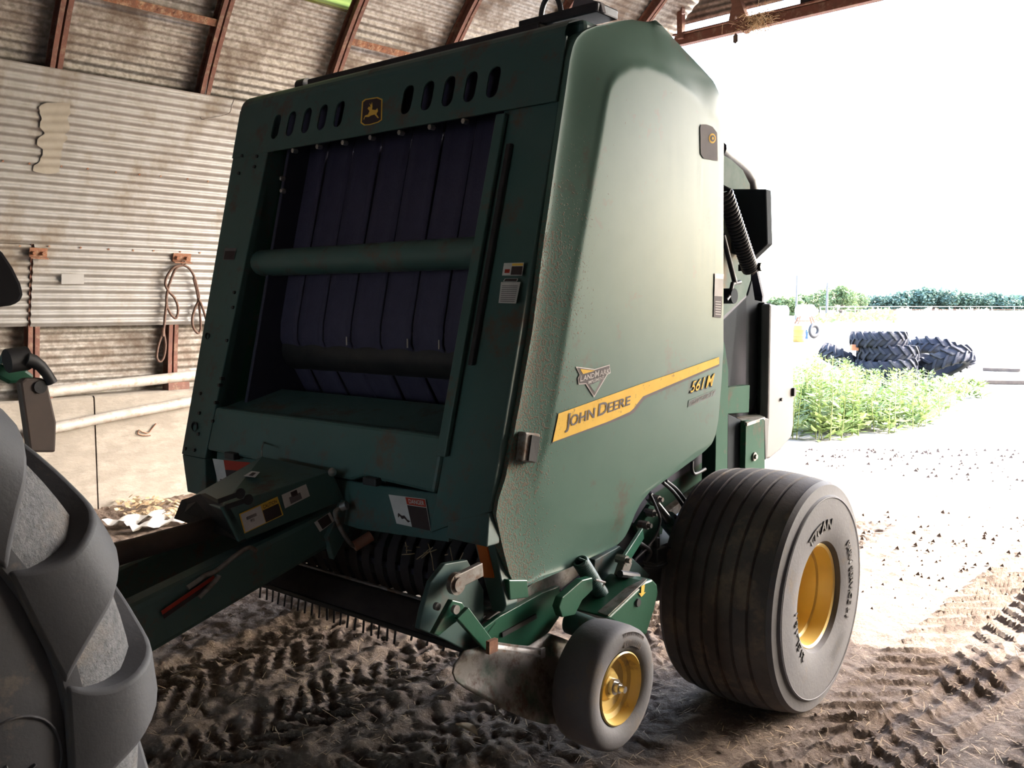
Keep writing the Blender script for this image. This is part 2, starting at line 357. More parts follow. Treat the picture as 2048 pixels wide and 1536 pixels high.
SKY_ROW += 1; p = PH_SKY - SKY_ROW * row_h; r_i = 0; S_SK0 = S_SKY - 2.25
while p < math.radians(177):
    s = S_BACK - rng.random() * 1.2 - .3; j = 0
    while s < S_END - .05:
        if r_i == SKY_ROW and s < S_SK0 - .01 and S_SK0 < s + 2.42: s_e = S_SK0
        else: s_e = s + 2.42
        sky0 = r_i == SKY_ROW and abs(s - S_SK0) < .01
        e = min(s_e, S_END + .08 + .05 * rng.random()); sky = sky0
        mb = MB(); corr_sheet(mb, s, e + (.04 if e < S_END else 0), 5.968 + .004 * (j % 2) + .003 * (r_i % 2), p, min(p + row_h + .008, math.radians(177.5)), skew=rng.uniform(-.01, .01), bow=rng.uniform(-.004, .004))
        mb.build('roof_sheet' if not sky else 'skylight_sheet', FIBRE if sky else GALV, ceiling, smooth=60)
        s = e; j += 1
    p += row_h; r_i += 1
def rib(s):
    mb = MB(); n = 64
    for side in (-1, 1):
        c = s + side * .026
        for (a0, a1, r0, r1) in ((-.018, .018, 0, .012), (-side * .018 - .004, -side * .018 + .004, .012, .105), (-.018, .018, .093, .105)):
            G = []
            for i in range(n + 1):
                ph = math.radians(lerp(4, 176, i / n))
                G.append([arch(c + a0, RC + r0, ph), arch(c + a1, RC + r0, ph), arch(c + a1, RC + r1, ph), arch(c + a0, RC + r1, ph), arch(c + a0, RC + r0, ph)])
            mb.grid(G)
    return mb.build('rib', RUST, ceiling, smooth=30)
RIB0, RIBD = 2.70, 1.18
for i in range(-8, 6): rib(RIB0 + RIBD * i)
# purlins: short perforated angles between ribs
def purlin(sa, sb, ph, m=RUSTY):
    mb = MB(); a, b = arch(sa, RC + .05, ph), arch(sb, RC + .05, ph); nrm = arch(sa, RC, ph) - arch(sa, RC + 1, ph)
    mb.bar(a, b, .006, .07, up=nrm); up2 = np.cross(b - a, nrm); mb.bar(a + nrm * .033, b + nrm * .033, .006, .06, up=up2)
    for k in range(1, 9):
        q = lerp(a, b, k / 9) + nrm * .033; mb.tube([q - up2 / np.linalg.norm(up2) * .001 - nrm * .003, q + nrm * .006], .012, 8)
    return mb.build('purlin', m, ceiling)
q = shp(445, 50, 's', RIB0 + RIBD); ph1 = math.atan2(q[2] - ZC, q[1] - TC)
purlin(RIB0, RIB0 + RIBD, ph1)
q = shp(745, 112, 's', RIB0 + RIBD * 2.1); ph2 = math.atan2(q[2] - ZC, q[1] - TC)
purlin(RIB0 + RIBD * 2, RIB0 + RIBD * 3, ph2)

# long wall behind the baler: concrete stem wall, sheet liner and footings
wall_l = tag(empty('wall_left'), 'concrete stem wall lined above with corrugated steel sheets', kind='structure')
T_CON, Z_CON = 7.86, .93
js = [S_BACK - .4, -3.2, -.6, float(shp(192, 900, 't', T_CON)[0]), 6.0, 8.3, S_END + .1]
for a, b in zip(js[:-1], js[1:]):
    mb = MB(); G = []
    n = 10
    for i in range(n + 1):
        z = lerp(-.08, Z_CON, i / n); G.append([shed(lerp(a + .006, b - .006, k / 12), T_CON + .006 * (vnoise(np.array([a + k * .3]), np.array([z]), .25, 5)[0] - .5), z) for k in range(13)])
    G.append([shed(lerp(a + .006, b - .006, k / 12), T_CON + .02, Z_CON + .012) for k in range(13)])
    G.append([shed(lerp(a + .006, b - .006, k / 12), 8.25, Z_CON + .012) for k in range(13)])
    mb.grid(G); mb.build('concrete_section', CONC, wall_l, smooth=40)
mb = MB(); mb.prism([shed(S_BACK - .4, T_CON + .012, -.08), shed(S_END + .1, T_CON + .012, -.08), shed(S_END + .1, T_CON + .012, Z_CON), shed(S_BACK - .4, T_CON + .012, Z_CON)], ST * .39)
mb.build('concrete_core', CONC, wall_l)
S_J = float(shp(57, 580, 't', 7.97)[0])
pl0, pl1 = math.asin((1.525 - ZC) / 5.84), math.asin((3.44 - ZC) / 5.84)
for c, (sa, sb, dR) in enumerate(((S_J - 5.2, S_J - 2.5, .025), (S_J - 2.55, S_J - .008, .018), (S_J, S_J + 2.75, 0.), (S_J + 2.72, S_J + 5.4, .006), (S_J + 5.38, S_END, 0.))):
    for k in range(3):
        mb = MB(); sh_ = 0 if k == 0 else -1.7; corr_sheet(mb, sa + sh_, (sb + sh_) if sb < S_END - .1 else sb, 5.838 + (dR if k == 0 else dR * .15) - .004 * k, lerp(pl0, pl1, k / 3) - (.002 if k else 0), lerp(pl0, pl1, (k + 1) / 3), amp=.0085, skew=.006, bow=-.006 + .004 * k)
        mb.build('liner_sheet', GALV_L, wall_l, smooth=60)
# nail heads in rows on the liner
for py in (346, 497):
    q = shp(250, py, 't', 7.6); z = q[2]; ph = math.asin((z - ZC) / 5.83)
    for k in range(16):
        mb = MB(); P = arch(S_J - .5 + k * .21 + rng.uniform(-.03, .03), 5.829, ph + rng.uniform(-.001, .001)); nrm = arch(0, 0, ph) - arch(0, 1, ph)
        mb.tube([P, P + nrm * .006], .008, 8); mb.build('nail', RUSTY, wall_l)
# rusty angle brackets bolted through the liner, in line with the ribs
def liner_pt(px, py, off=0.):
    q = shp(px, py, 't', 7.9)
    for _ in range(6):
        ph = math.asin(max(-1, min(1, (q[2] - ZC) / (5.82 - off)))); q = shp(px, py, 't', TC + (5.82 - off) * math.cos(ph))
    return q
for cx, cy in ((76, 505), (363, 515)):
    br = tag(empty('wall_bracket'), None)
    a = liner_pt(cx - 18, cy - 1); b = liner_pt(cx + 18, cy + 1); ph = math.asin((a[2] - ZC) / 5.82)
    A, Bq = shed(*a), shed(*b); nrm = arch(0, 0, ph) - arch(0, 1, ph); upv = np.cross(nrm, SS); upv = upv if upv[2] > 0 else -upv
    br.location = tuple((A + Bq) / 2); o3 = (A + Bq) / 2
    m1 = MB(); m1.bar(A - o3 + nrm * .004, Bq - o3 + nrm * .004, .008, .075, up=upv); m1.bar(A - o3 - upv * .037 + nrm * .025, Bq - o3 - upv * .037 + nrm * .025, .05, .008, up=upv)
    m1.build('angle_plate', RUSTY, br, bevel=.002)
    for f_ in (.22, .75):
        P = lerp(A, Bq, f_) - o3; m2 = MB(); m2.tube([P, P + nrm * .012], .021, 8); m2.tube([P + nrm * .012, P + nrm * .034], .014, 6); m2.build('bolt', RUSTY, br)
    tag(br, 'rusty angle bracket with two bolts ' + ('beside the liner sheet edge' if cx < 200 else 'holding the looped cable'), 'bracket')
# patch of old paper glue on the liner
gp = [(78, 215), (95, 205), (140, 204), (142, 225), (136, 240), (142, 258), (130, 270), (137, 275), (126, 292), (122, 322), (120, 345), (98, 350), (66, 343), (70, 332), (82, 322), (88, 300), (74, 290), (78, 275), (92, 268), (80, 255), (84, 238)]
GLUE = mat('old_glue', (.27, .245, .21), (.235, .21, .175), rough=.9, scale=10)
mb = MB(); top = []; ys = np.linspace(206, 349, 60)
pg = np.array(gp, float)
for y in ys:
    xs2 = []
    for i in range(len(pg)):
        (x1, y1), (x2, y2) = pg[i], pg[(i + 1) % len(pg)]
        if (y1 - y) * (y2 - y) < 0: xs2.append(x1 + (y - y1) / (y2 - y1) * (x2 - x1))
    if len(xs2) >= 2: top.append((min(xs2), max(xs2), y))
G = []
for x0, x1, y in top:
    a, b = liner_pt(x0, y, .012), liner_pt(x1, y, .012); G.append([shed(*a), shed(*b)])
# follow the corrugation of the sheet behind
Gn = []
for row, (x0, x1, y) in zip(G, top):
    r_ = []
    for P in row:
        s_, t_, z_ = P @ SS, P @ ST, P[2]; ph = math.atan2(z_ - ZC, t_ - TC); k = int(np.clip((ph - pl0) / (pl1 - pl0) * 3, 0, 2)); p0 = lerp(pl0, pl1, k / 3) - (.002 if k else 0); p1 = lerp(pl0, pl1, (k + 1) / 3)
        R = 5.838 - .004 * k; L_ = R * (p1 - p0); a = .0085 * math.cos(2 * PI * ((ph - p0) / (p1 - p0) * L_) / PITCHW); r_.append(arch(s_, R + a - .012, ph))
    Gn.append(r_)
mb.grid(Gn); mb.build('glue_patch', GLUE, wall_l, smooth=60)
# base plates under the ribs
for i in range(-4, 6):
    s = RIB0 + RIBD * i; mb = MB(); P = shed(s, 7.97, Z_CON + .03); mb.bar(P - SS * .1, P + SS * .1, .12, .05); mb.bar(P - SS * .1 - ST * .06, P + SS * .1 - ST * .06, .008, .10); mb.build('base_plate', RUST, wall_l, bevel=.003)

# other long wall, and back end with a doorway added for fill light
wall_r = tag(empty('wall_right'), 'concrete stem wall of the shed opposite the baler', kind='structure')
mb = MB(); mb.prism([shed(S_BACK - .4, -3.46, -.08), shed(S_END + .1, -3.46, -.08), shed(S_END + .1, -3.46, Z_CON), shed(S_BACK - .4, -3.46, Z_CON)], -ST * .4); mb.build('concrete_section', CONC, wall_r)
wall_b = tag(empty('wall_back'), 'corrugated end wall of the shed with an added unseen doorway', kind='structure')
def gable_part(t0, t1, zlo):
    n = max(8, int(abs(t1 - t0) / PITCHW * 8)); lo, hi = [], []
    for i in range(n + 1):
        t = lerp(t0, t1, i / n); z = ZC + math.sqrt(max(0, 5.97 ** 2 - (t - TC) ** 2)); a = .0085 * math.cos(2 * PI * (t - t0) / PITCHW); lo.append(shed(S_BACK + a, t, min(z, zlo))); hi.append(shed(S_BACK + a, t, z))
    mb = MB(); mb.grid([lo, hi]); mb.build('end_sheet', GALV, wall_b, smooth=60)
gable_part(TC - 5.97, .4, -.05); gable_part(.4, 3.6, 2.7); gable_part(3.6, TC + 5.97, -.05)      # an unseen doorway is added in the middle to light the baler's front

# open end: header beams, braces and strips of sheet above the opening
wall_e = tag(empty('wall_end'), 'open end of the shed with red header beams and torn gable sheets', kind='structure')
hz = float(shp(1560, 46, 's', S_END)[2])        # underside of the header
def hdr(t0, t1, z, w, h, m, name, ds=0.): 
    mb = MB(); mb.bar(shed(S_END + ds, t0, z), shed(S_END + ds, t1, z), w, h); return mb.build(name, m, wall_e, bevel=.004)
tl = TC + math.sqrt(RC ** 2 - (hz + .1 - ZC) ** 2); tr = TC - math.sqrt(RC ** 2 - (hz + .1 - ZC) ** 2)
hdr(tl, tr, hz + .05, .09, .10, RUST, 'header_beam'); 
hdr(tl, tr, hz + .115, .16, .02, RUST, 'header_flange')
# gable sheets above a slot of daylight
def gsheet(t0, t1, z0, z1, ds=.06):
    mb = MB(); n = max(8, int((z1 - z0) / PITCHW * 8)); G = []
    for i in range(n + 1):
        z = lerp(z0, z1, i / n); a = .0085 * math.cos(2 * PI * (z - z0) / PITCHW); half = math.sqrt(max(.01, 5.95 ** 2 - (z - ZC) ** 2))
        G.append([shed(S_END + ds + a, max(TC - half, min(TC + half, lerp(t0, t1, k / 4))), z) for k in range(5)])
    mb.grid(G); mb.build('gable_sheet', GALV, wall_e, smooth=60)
zz = hz + .245
while zz < 6.35:
    half = math.sqrt(max(.02, 5.95 ** 2 - (zz - ZC) ** 2)); tcur = TC + half; k = 0
    while tcur > TC - half + .05:
        nx = max(TC - half, tcur - 2.1); gsheet(tcur, nx - .03, zz, min(zz + .63, 6.48), .06 + .006 * (k % 2)); tcur = nx; k += 1
    zz += .6
hdr(4.75, tr + .05, hz + .20, .02, .20, STEEL_D, 'closing_board', .05); hdr(4.75, tr + .05, hz + .27, .05, .02, GALV, 'board_trim', .02)
for (a, b, w, h, m, nm) in (((1362, -40), (1362, 78), .07, .07, RUST, 'post'), ((1462, -30), (1497, 62), .10, .09, WOOD, 'brace'), ((1472, 10), (1464, 48), .07, .06, WOOD, 'cleat')):
    A, Bq = shp(*a, 's', S_END - .06), shp(*b, 's', S_END - .06); mb = MB(); mb.bar(shed(*A), shed(*Bq), w, h, up=SS); mb.build(nm, m, wall_e, bevel=.004)

# ------------------------------------------------------------------ the round baler
baler = empty('round_baler', tuple(U0 * BU + V0 * BV), -TH)
tag(baler, 'large green round baler with yellow wheel rims parked inside the shed', 'baler')
def P3(x, y, z): return np.array([x, y, z], float)
def fpt(x, z, off=0.): return P3(x, front_y(z, off), z)
# ---- front panels
XL0, XL1, XR = -.885, -.985, .900               # outer edges: far side low / high, near side
def xl(z): return lerp(XL0, XL1, (z - 1.05) / 1.55)
OX0, OX1, OZ0, OZ1 = -.70, .66, 1.265, 2.362    # opening in the front
ZT = 2.595
def plate_cols(mb, x0f, x1f, z0, z1, slots=(), off=0.):
    "front plate from x0f(z) to x1f(z); slots are (xc, w, za, zb)"
    xs = []
    n = 10
    cur = x0f
    for (xc, w, za, zb) in slots:
        r = w / 2; a = xc - r; b = xc + r
        mb.add([fpt(cur(z0) if callable(cur) else cur, z0, off), fpt(a, z0, off), fpt(a, z1, off), fpt(cur(z1) if callable(cur) else cur, z1, off)], [(0, 1, 2, 3)])
        up = [(a, zb - r)] + [(xc + r * math.cos(t), zb - r + r * math.sin(t)) for t in np.linspace(PI, 0, n)[1:-1]] + [(b, zb - r)]
        dn = [(a, za + r)] + [(xc + r * math.cos(t), za + r + r * math.sin(t)) for t in np.linspace(PI, 2 * PI, n)[1:-1]] + [(b, za + r)]
        pu = [fpt(a, z1, off)] + [fpt(*q, off) for q in up] + [fpt(b, z1, off)]; mb.add(pu, [tuple(range(len(pu)))])
        pd = [fpt(a, z0, off)] + [fpt(*q, off) for q in dn] + [fpt(b, z0, off)]; mb.add(pd, [tuple(range(len(pd)))])
        cur = b
    mb.add([fpt(cur(z0) if callable(cur) else cur, z0, off), fpt(x1f(z0) if callable(x1f) else x1f, z0, off), fpt(x1f(z1) if callable(x1f) else x1f, z1, off), fpt(cur(z1) if callable(cur) else cur, z1, off)], [(0, 1, 2, 3)])
slots = [(-.671 + .1075 * k, .052, 2.427, 2.538) for k in range(5)] + [(.163 + .1095 * k, .056, 2.426, 2.541) for k in range(5)]
mb = MB(); plate_cols(mb, xl, XR, 2.372, ZT, slots)
top_panel = mb.build('top_front_panel', GREEN_D, baler, solid=.006, soff=0); mb = MB()
for k in range(6):                               # rolled top edge
    def rp(x, a): return P3(x, front_y(ZT) + .085 * (1 - math.cos(a)) + .0, ZT + .075 * math.sin(a))
    a0, a1 = PI / 2 * k / 6, PI / 2 * (k + 1) / 6
    mb.add([rp(XL1 + .02 * k / 6, a0), rp(XR - .01, a0), rp(XR - .01, a1), rp(XL1 + .02 * (k + 1) / 6, a1)], [(0, 1, 2, 3)])
for xa, xb in ((-.90, -.335), (.06, .86)):
    m9 = MB(); m9.prism([fpt(xa, 2.39, .07), fpt(xb, 2.39, .07), fpt(xb, 2.60, .07), fpt(xa, 2.60, .07)], (0, .004, 0)); m9.build('slot_light_block', BELT, baler)  # added dark plates keep light from showing through the slots
mb.build('top_roll', GREEN_D, baler, smooth=35)
def fplate(name, pts, m=GREEN_D, thick=.03, off=0., parent=None, bevel=.004):
    mb = MB(); mb.prism([fpt(x, z, off) for x, z in pts], (0, thick, 0)); return mb.build(name, m, parent or baler, bevel=bevel)
fplate('front_column', [(xl(1.05), 1.05), (OX0, 1.05), (OX0, 2.376), (xl(2.37), 2.376)], thick=.10)
fplate('front_column', [(OX1, .95), (XR, 1.05), (XR, 2.376), (OX1, 2.376)], thick=.10, off=.014)
fplate('column_foot', [(xl(1.05), 1.048), (xl(1.05) + .10, .90), (OX0 + .06, .90), (OX0 - .004, 1.048)], thick=.08, off=.004)
fplate('column_foot', [(.735, .945), (.915, .945), (XR, 1.048), (.735, 1.0)], thick=.06, off=.012)
fplate('opening_trim', [(OX1 - .012, 1.20), (OX1 + .03, 1.20), (OX1 + .03, 2.36), (OX1 - .012, 2.36)], thick=.02, off=-.012)
fplate('hinge_strip', [(OX1 + .055, 1.5), (OX1 + .075, 1.5), (OX1 + .075, 2.25), (OX1 + .055, 2.25)], m=STEEL_D, thick=.02, off=-.008)
# lower front panel with its sloping ledge
mb = MB(); mb.prism([fpt(OX0, 1.085), fpt(.24, 1.07), fpt(.30, 1.09), fpt(.66, 1.078), fpt(.66, OZ0), fpt(OX0, OZ0)], (0, .05, 0)); mb.build('lower_front_panel', GREEN_D, baler, bevel=.012)
mb = MB(); mb.prism([fpt(OX0, OZ0 - .01, .02), fpt(OX1, OZ0 - .01, .02), P3(OX1, front_y(OZ0) + .30, OZ0 + .06), P3(OX0, front_y(OZ0) + .30, OZ0 + .06)], (0, 0, -.01)); mb.build('opening_ledge', GREEN_D, baler)
fplate('skirt_panel', [(-.62, .95), (.30, .905), (.74, .93), (.70, 1.075), (.24, 1.062), (-.66, 1.08)], thick=.02, off=.025)
for x in (-.5, .36):                             # rubber latches on the seam
    mb = MB(); c = fpt(x, 1.083); mb.box(c + P3(-.035, -.022, -.014), c + P3(.035, .01, .014)); mb.build('latch', BLACK, baler, bevel=.004)
# opening reveals
for xx, nm in ((OX0, 'side_reveal'), (OX1, 'side_reveal')):
    mb = MB(); d = -.012 if xx < 0 else .012
    mb.prism([fpt(xx, 1.0, .03), fpt(xx, 2.45, .03), P3(xx, front_y(2.45) + .55, 2.5), P3(xx, front_y(1.0) + .55, 1.0)], (d, 0, 0)); mb.build(nm, GREEN, baler)
# bolts along the opening's top edge and the far column
for px, py in ((590, 302), (639, 294), (690, 286), (745, 276), (803, 266), (864, 255), (931, 243)):
    c = FF(px, py, -.004); mb = MB(); mb.tube([c + P3(0, .01, 0), c - P3(0, .014, 0)], .010, 6); mb.build('bolt', CHROME, baler)
for px, py in ((486, 312), (515, 313), (510, 334), (479, 347), (470, 585), (467, 615), (455, 681), (444, 757), (440, 770), (402, 787), (432, 805), (400, 826), (427, 842), (398, 868), (372, 897), (390, 900)):
    c = FF(px, py, 0); mb = MB(); mb.tube([c + P3(0, .01, 0), c - P3(0, .008, 0)], .008, 6); mb.build('bolt', STEEL_D, baler)
for px, py, r in ((416, 672, .014), (390, 853, .02)):
    c = FF(px, py, -.002); mb = MB(); mb.lathe([(-.004, r * 1.15), (-.006, r), (.004, r * .9), (.004, .001)], 14, 'y', c); mb.build('grommet', BLACK, baler, smooth=40)
# cross tube in the opening
mb = MB(); n = 20
zb, yb = 1.885, front_y(1.885) + .10
G = []
for x in np.linspace(OX0 - .01, OX1 + .02, 2):
    G.append([P3(x, yb + .075 * math.cos(t) * (1.0), zb + .058 * math.sin(t)) for t in np.linspace(0, 2 * PI, n + 1)])
mb.grid(G); mb.build('cross_tube', GREEN_D, baler, smooth=60)
# belts: each runs down, over a roller, then back under it
belt_edges = [-.70, -.51, -.335, -.155, .025, .205, .375, .52, .655]
for k in range(8):
    a, b = belt_edges[k] + .006, belt_edges[k + 1] - .006; mb = MB(); G = []
    path = [(2.66, .17 + .004 * (k % 3)), (2.2, .18 + .006 * (k % 2)), (1.85, .19), (1.62, .20), (1.55, .215), (1.50, .25), (1.44, .30), (1.30, .42), (1.10, .60)]
    for z, o in path:
        sh = 0 if z > 1.5 else (1.5 - z) * .06 * ((k % 3) - 1)
        G.append([P3(lerp(a, b, t) + sh, front_y(z) + o + .008 * math.sin(PI * t), z) for t in (0, .25, .5, .75, 1)])
    mb.grid(G); mb.build('belt', BELT, baler, smooth=40, solid=.008)
    if k in (2, 4, 5, 6):
        c = P3(b, front_y(1.57) + .195, 1.57); mb = MB(); mb.bar(c, c - P3(0, 0, .035), .006, .004, up=(0, 1, 0)); mb.build('belt_lacing', CHROME, baler)
mb = MB(); mb.lathe([(OX0 - .1, .001), (OX0 - .1, .09), (OX1 + .1, .09), (OX1 + .1, .001)], 28, 'x', (0, front_y(1.5) + .33, 1.50)); mb.build('belt_roller', STEEL_D, baler, smooth=40)
mb = MB(); mb.lathe([(OX0 - .1, .001), (OX0 - .1, .08), (OX1 + .1, .08), (OX1 + .1, .001)], 28, 'x', (0, front_y(2.62) + .27, 2.50)); mb.build('belt_roller', STEEL_D, baler, smooth=40)
for px, py in ((564, 357), (565, 382)):          # shiny studs at the far side
    c = FF(px, py, .06); mb = MB(); mb.lathe([(-.012, .001), (-.010, .008), (0, .012), (.01, .012)], 12, 'y', c); mb.build('stud', CHROME, baler, smooth=50)
# dark bridge along the top with its fittings
yt = front_y(ZT) + .10
mb = MB(); mb.box((-.62, yt, 2.60), (.70, yt + .09, 2.705)); mb.build('top_bridge', STEEL_D, baler, bevel=.008)
mb = MB(); mb.box((-.74, yt + .01, 2.62), (-.62, yt + .08, 2.68)); mb.build('bridge_end', STEEL_D, baler, bevel=.01)
mb = MB(); mb.lathe([(-.03, .001), (-.03, .03), (.03, .03), (.03, .001)], 16, 'x', (-.68, yt + .03, 2.69)); mb.build('bridge_pivot', STEEL_D, baler, smooth=40)
mb = MB(); mb.box((.58, yt + .03, 2.70), (.93, yt + .16, 2.735)); mb.build('bridge_cap', STEEL_D, baler, bevel=.006)
mb = MB(); cx = .70; mb.tube([P3(cx + .045 * math.cos(t), yt + .07, 2.735 + .075 * math.sin(t)) for t in np.linspace(0, PI, 14)], .010, 8); mb.build('lifting_loop', STEEL_D, baler, smooth=60)
mb = MB(); mb.prism([P3(.80, yt + .05, 2.72), P3(.94, yt + .05, 2.70), P3(.93, yt + .05, 2.735), P3(.88, yt + .05, 2.755), P3(.82, yt + .05, 2.77)], (0, .02, 0)); mb.build('hook_bracket', GDEC, baler)

mb = MB(); mb.box((.45, yt - .03, 2.58), (.918, yt + .30, 2.668)); mb.build('corner_cover', GREEN_D, baler, bevel=.02)
# ---- side shield
XO, XI = .915, .985
def yz(p): return np.array([p[1], p[2]])
def XF(y): return 1.02 + .108 * (y + .65)        # the face flares outwards to the rear
def fyz(px, py, back=0.):
    x = 1.0
    for _ in range(8): x = XF(B(px, py, 'x', x)[1]) - back
    return yz(B(px, py, 'x', x))
front_edge = [(1150, 78), (1143, 95), (1137, 120), (1112, 290), (1085, 480), (1062, 660), (1040, 790), (1010, 955), (996, 1000), (992, 1030), (1003, 1085), (1018, 1145)]
bottom = [(1024, 1160), (1034, 1169), (1048, 1171), (1150, 1130), (1238, 1093), (1256, 1078), (1266, 1060), (1277, 1030), (1290, 1008), (1312, 984), (1420, 906)]
rear = [(1434, 890), (1441, 870), (1445, 840), (1447, 760), (1447, 640), (1447, 400), (1448, 250)]
topl = [(1446, 210), (1441, 185), (1430, 162), (1350, 82), (1318, 52), (1300, 43), (1272, 38), (1240, 42), (1185, 54), (1163, 63)]
TW = [0, 0, .04, .30, .45, .55, .65, .75, .9, 1, 1]
outl = np.array([yz(B(x, y, 'x', XO)) for x, y in front_edge] + [lerp(yz(B(x, y, 'x', XO)), fyz(x, y), min(1, k / 9)) for k, (x, y) in enumerate(bottom)] + [fyz(x, y) for x, y in rear] + [lerp(fyz(x, y), yz(B(x, y, 'x', XO)), TW[k]) for k, (x, y) in enumerate(topl)])
xout = np.array([XO] * len(front_edge) + [lerp(XO, XF(q[0]), min(1, k / 9)) for k, q in enumerate(outl[len(front_edge):len(front_edge) + len(bottom)])] + [XF(q[0]) for q in outl[len(front_edge) + len(bottom):len(front_edge) + len(bottom) + len(rear)]] + [lerp(XF(q[0]), XO, TW[k]) for k, q in enumerate(outl[len(front_edge) + len(bottom) + len(rear):])])
raised = np.array([fyz(x, y) for x, y in ((1100, 862), (1115, 770), (1140, 620), (1165, 480), (1200, 280), (1214, 200), (1222, 170), (1236, 148), (1262, 131), (1296, 131), (1330, 146), (1380, 182), (1428, 238))]
                  + [tuple(q) for q in outl[len(front_edge) + len(bottom) + len(rear) - 1:len(front_edge) + len(bottom) - 1:-1]]
                  + [fyz(x, y) for x, y in ((1400, 905), (1300, 985), (1255, 1035), (1200, 1052), (1150, 1046), (1100, 1018), (1080, 992), (1078, 968))])
def seg_dist(P, poly, val=None):
    A = poly; d = np.roll(poly, -1, 0) - A; best = np.full(P.shape[:-1], 1e9); bv = np.zeros(P.shape[:-1])
    for k, (a, e) in enumerate(zip(A, d)):
        L2 = e @ e + 1e-12; t = np.clip(((P - a) @ e) / L2, 0, 1); q = np.linalg.norm(P - a - t[..., None] * e, axis=-1); m = q < best; best = np.where(m, q, best)
        if val is not None: bv = np.where(m, val[k] + t * (val[(k + 1) % len(val)] - val[k]), bv)
    return best if val is None else (best, bv)
def inside(P, poly):
    c = np.zeros(P.shape[:-1], bool); x, y = P[..., 0], P[..., 1]; A = poly; Bq = np.roll(poly, -1, 0)
    for (x1, y1), (x2, y2) in zip(A, Bq):
        if y1 == y2: continue
        cr = ((y1 > y) != (y2 > y)) & (x < (x2 - x1) * (y - y1) / (y2 - y1) + x1); c ^= cr
    return c
cr0, cr1 = fyz(1098, 880), fyz(1446, 694)
def shield_x(P):
    P = np.asarray(P, float); dr = np.where(inside(P, raised), 0, seg_dist(P, raised)); dr = np.where(dr < .004, 0, dr); do, xo = seg_dist(P, outl, xout)
    t = np.where(dr == 0, 1., do / (do + dr + 1e-9)); x = xo + (XF(P[..., 0]) - xo) * t
    zc = cr0[1] + (cr1[1] - cr0[1]) * (P[..., 0] - cr0[0]) / (cr1[0] - cr0[0]); below = np.clip(zc - P[..., 1], 0, 1)
    wq = np.maximum(t, np.clip((xo - XO) / (XF(P[..., 0]) - XO + 1e-6), 0, 1)); x = x - .06 * below * wq * np.clip(below / .05, 0, 1)
    return x - .03 * np.clip((.10 - np.where(dr == 0, do, 1)) / .10, 0, 1) ** 2 * 0
zs = np.unique(np.r_[np.linspace(outl[:, 1].min() + 1e-4, outl[:, 1].max() - 1e-4, 170)])
rows = []
for z in zs:
    ints = []
    for (y1, z1), (y2, z2) in zip(outl, np.roll(outl, -1, 0)):
        if (z1 > z) != (z2 > z): ints.append(y1 + (z - z1) / (z2 - z1) * (y2 - y1))
    rows.append((min(ints), max(ints)))
W_ = np.array([[(lerp(a, b, j / 110), z) for j in range(111)] for (a, b), z in zip(rows, zs)])
Xg = shield_x(W_)
def blur(A, n):
    for _ in range(n):
        Pd = np.pad(A, 1, mode='edge'); A = (Pd[1:-1, 1:-1] * 4 + Pd[:-2, 1:-1] + Pd[2:, 1:-1] + Pd[1:-1, :-2] + Pd[1:-1, 2:]) / 8
    return A
on_face = inside(W_, raised).astype(float)
Xg = np.where(blur(on_face, 3) > .5, blur(Xg, 2), lerp(blur(Xg, 60), blur(Xg, 2), np.clip(blur(on_face, 12) * 2.2, 0, 1)))
def make_shield(sign, name):
    mb = MB(); G = [[P3(sign * Xg[i, j], W_[i, j, 0], W_[i, j, 1]) for j in range(111)] for i in range(len(zs))]
    mb.grid(G)
    # returned lip all round
    loop = [(i, 0) for i in range(len(zs))] + [(len(zs) - 1, j) for j in range(111)] + [(i, 110) for i in range(len(zs) - 1, -1, -1)] + [(0, j) for j in range(110, -1, -1)]
    cy, cz = W_[..., 0].mean(), W_[..., 1].mean()
    def lipp(i, j, dx, ins):
        y, z = W_[i, j]; d = np.array([cy - y, cz - z]); d /= np.linalg.norm(d); return P3(sign * (Xg[i, j] - dx), y + d[0] * ins, z + d[1] * ins)
    mb.grid([[G[i][j] for i, j in loop], [lipp(i, j, .008, -.001) for i, j in loop], [lipp(i, j, .05, .004) for i, j in loop]])
    o = mb.build(name, GREEN, baler, smooth=32)
    return o
shield = make_shield(1, 'side_shield')
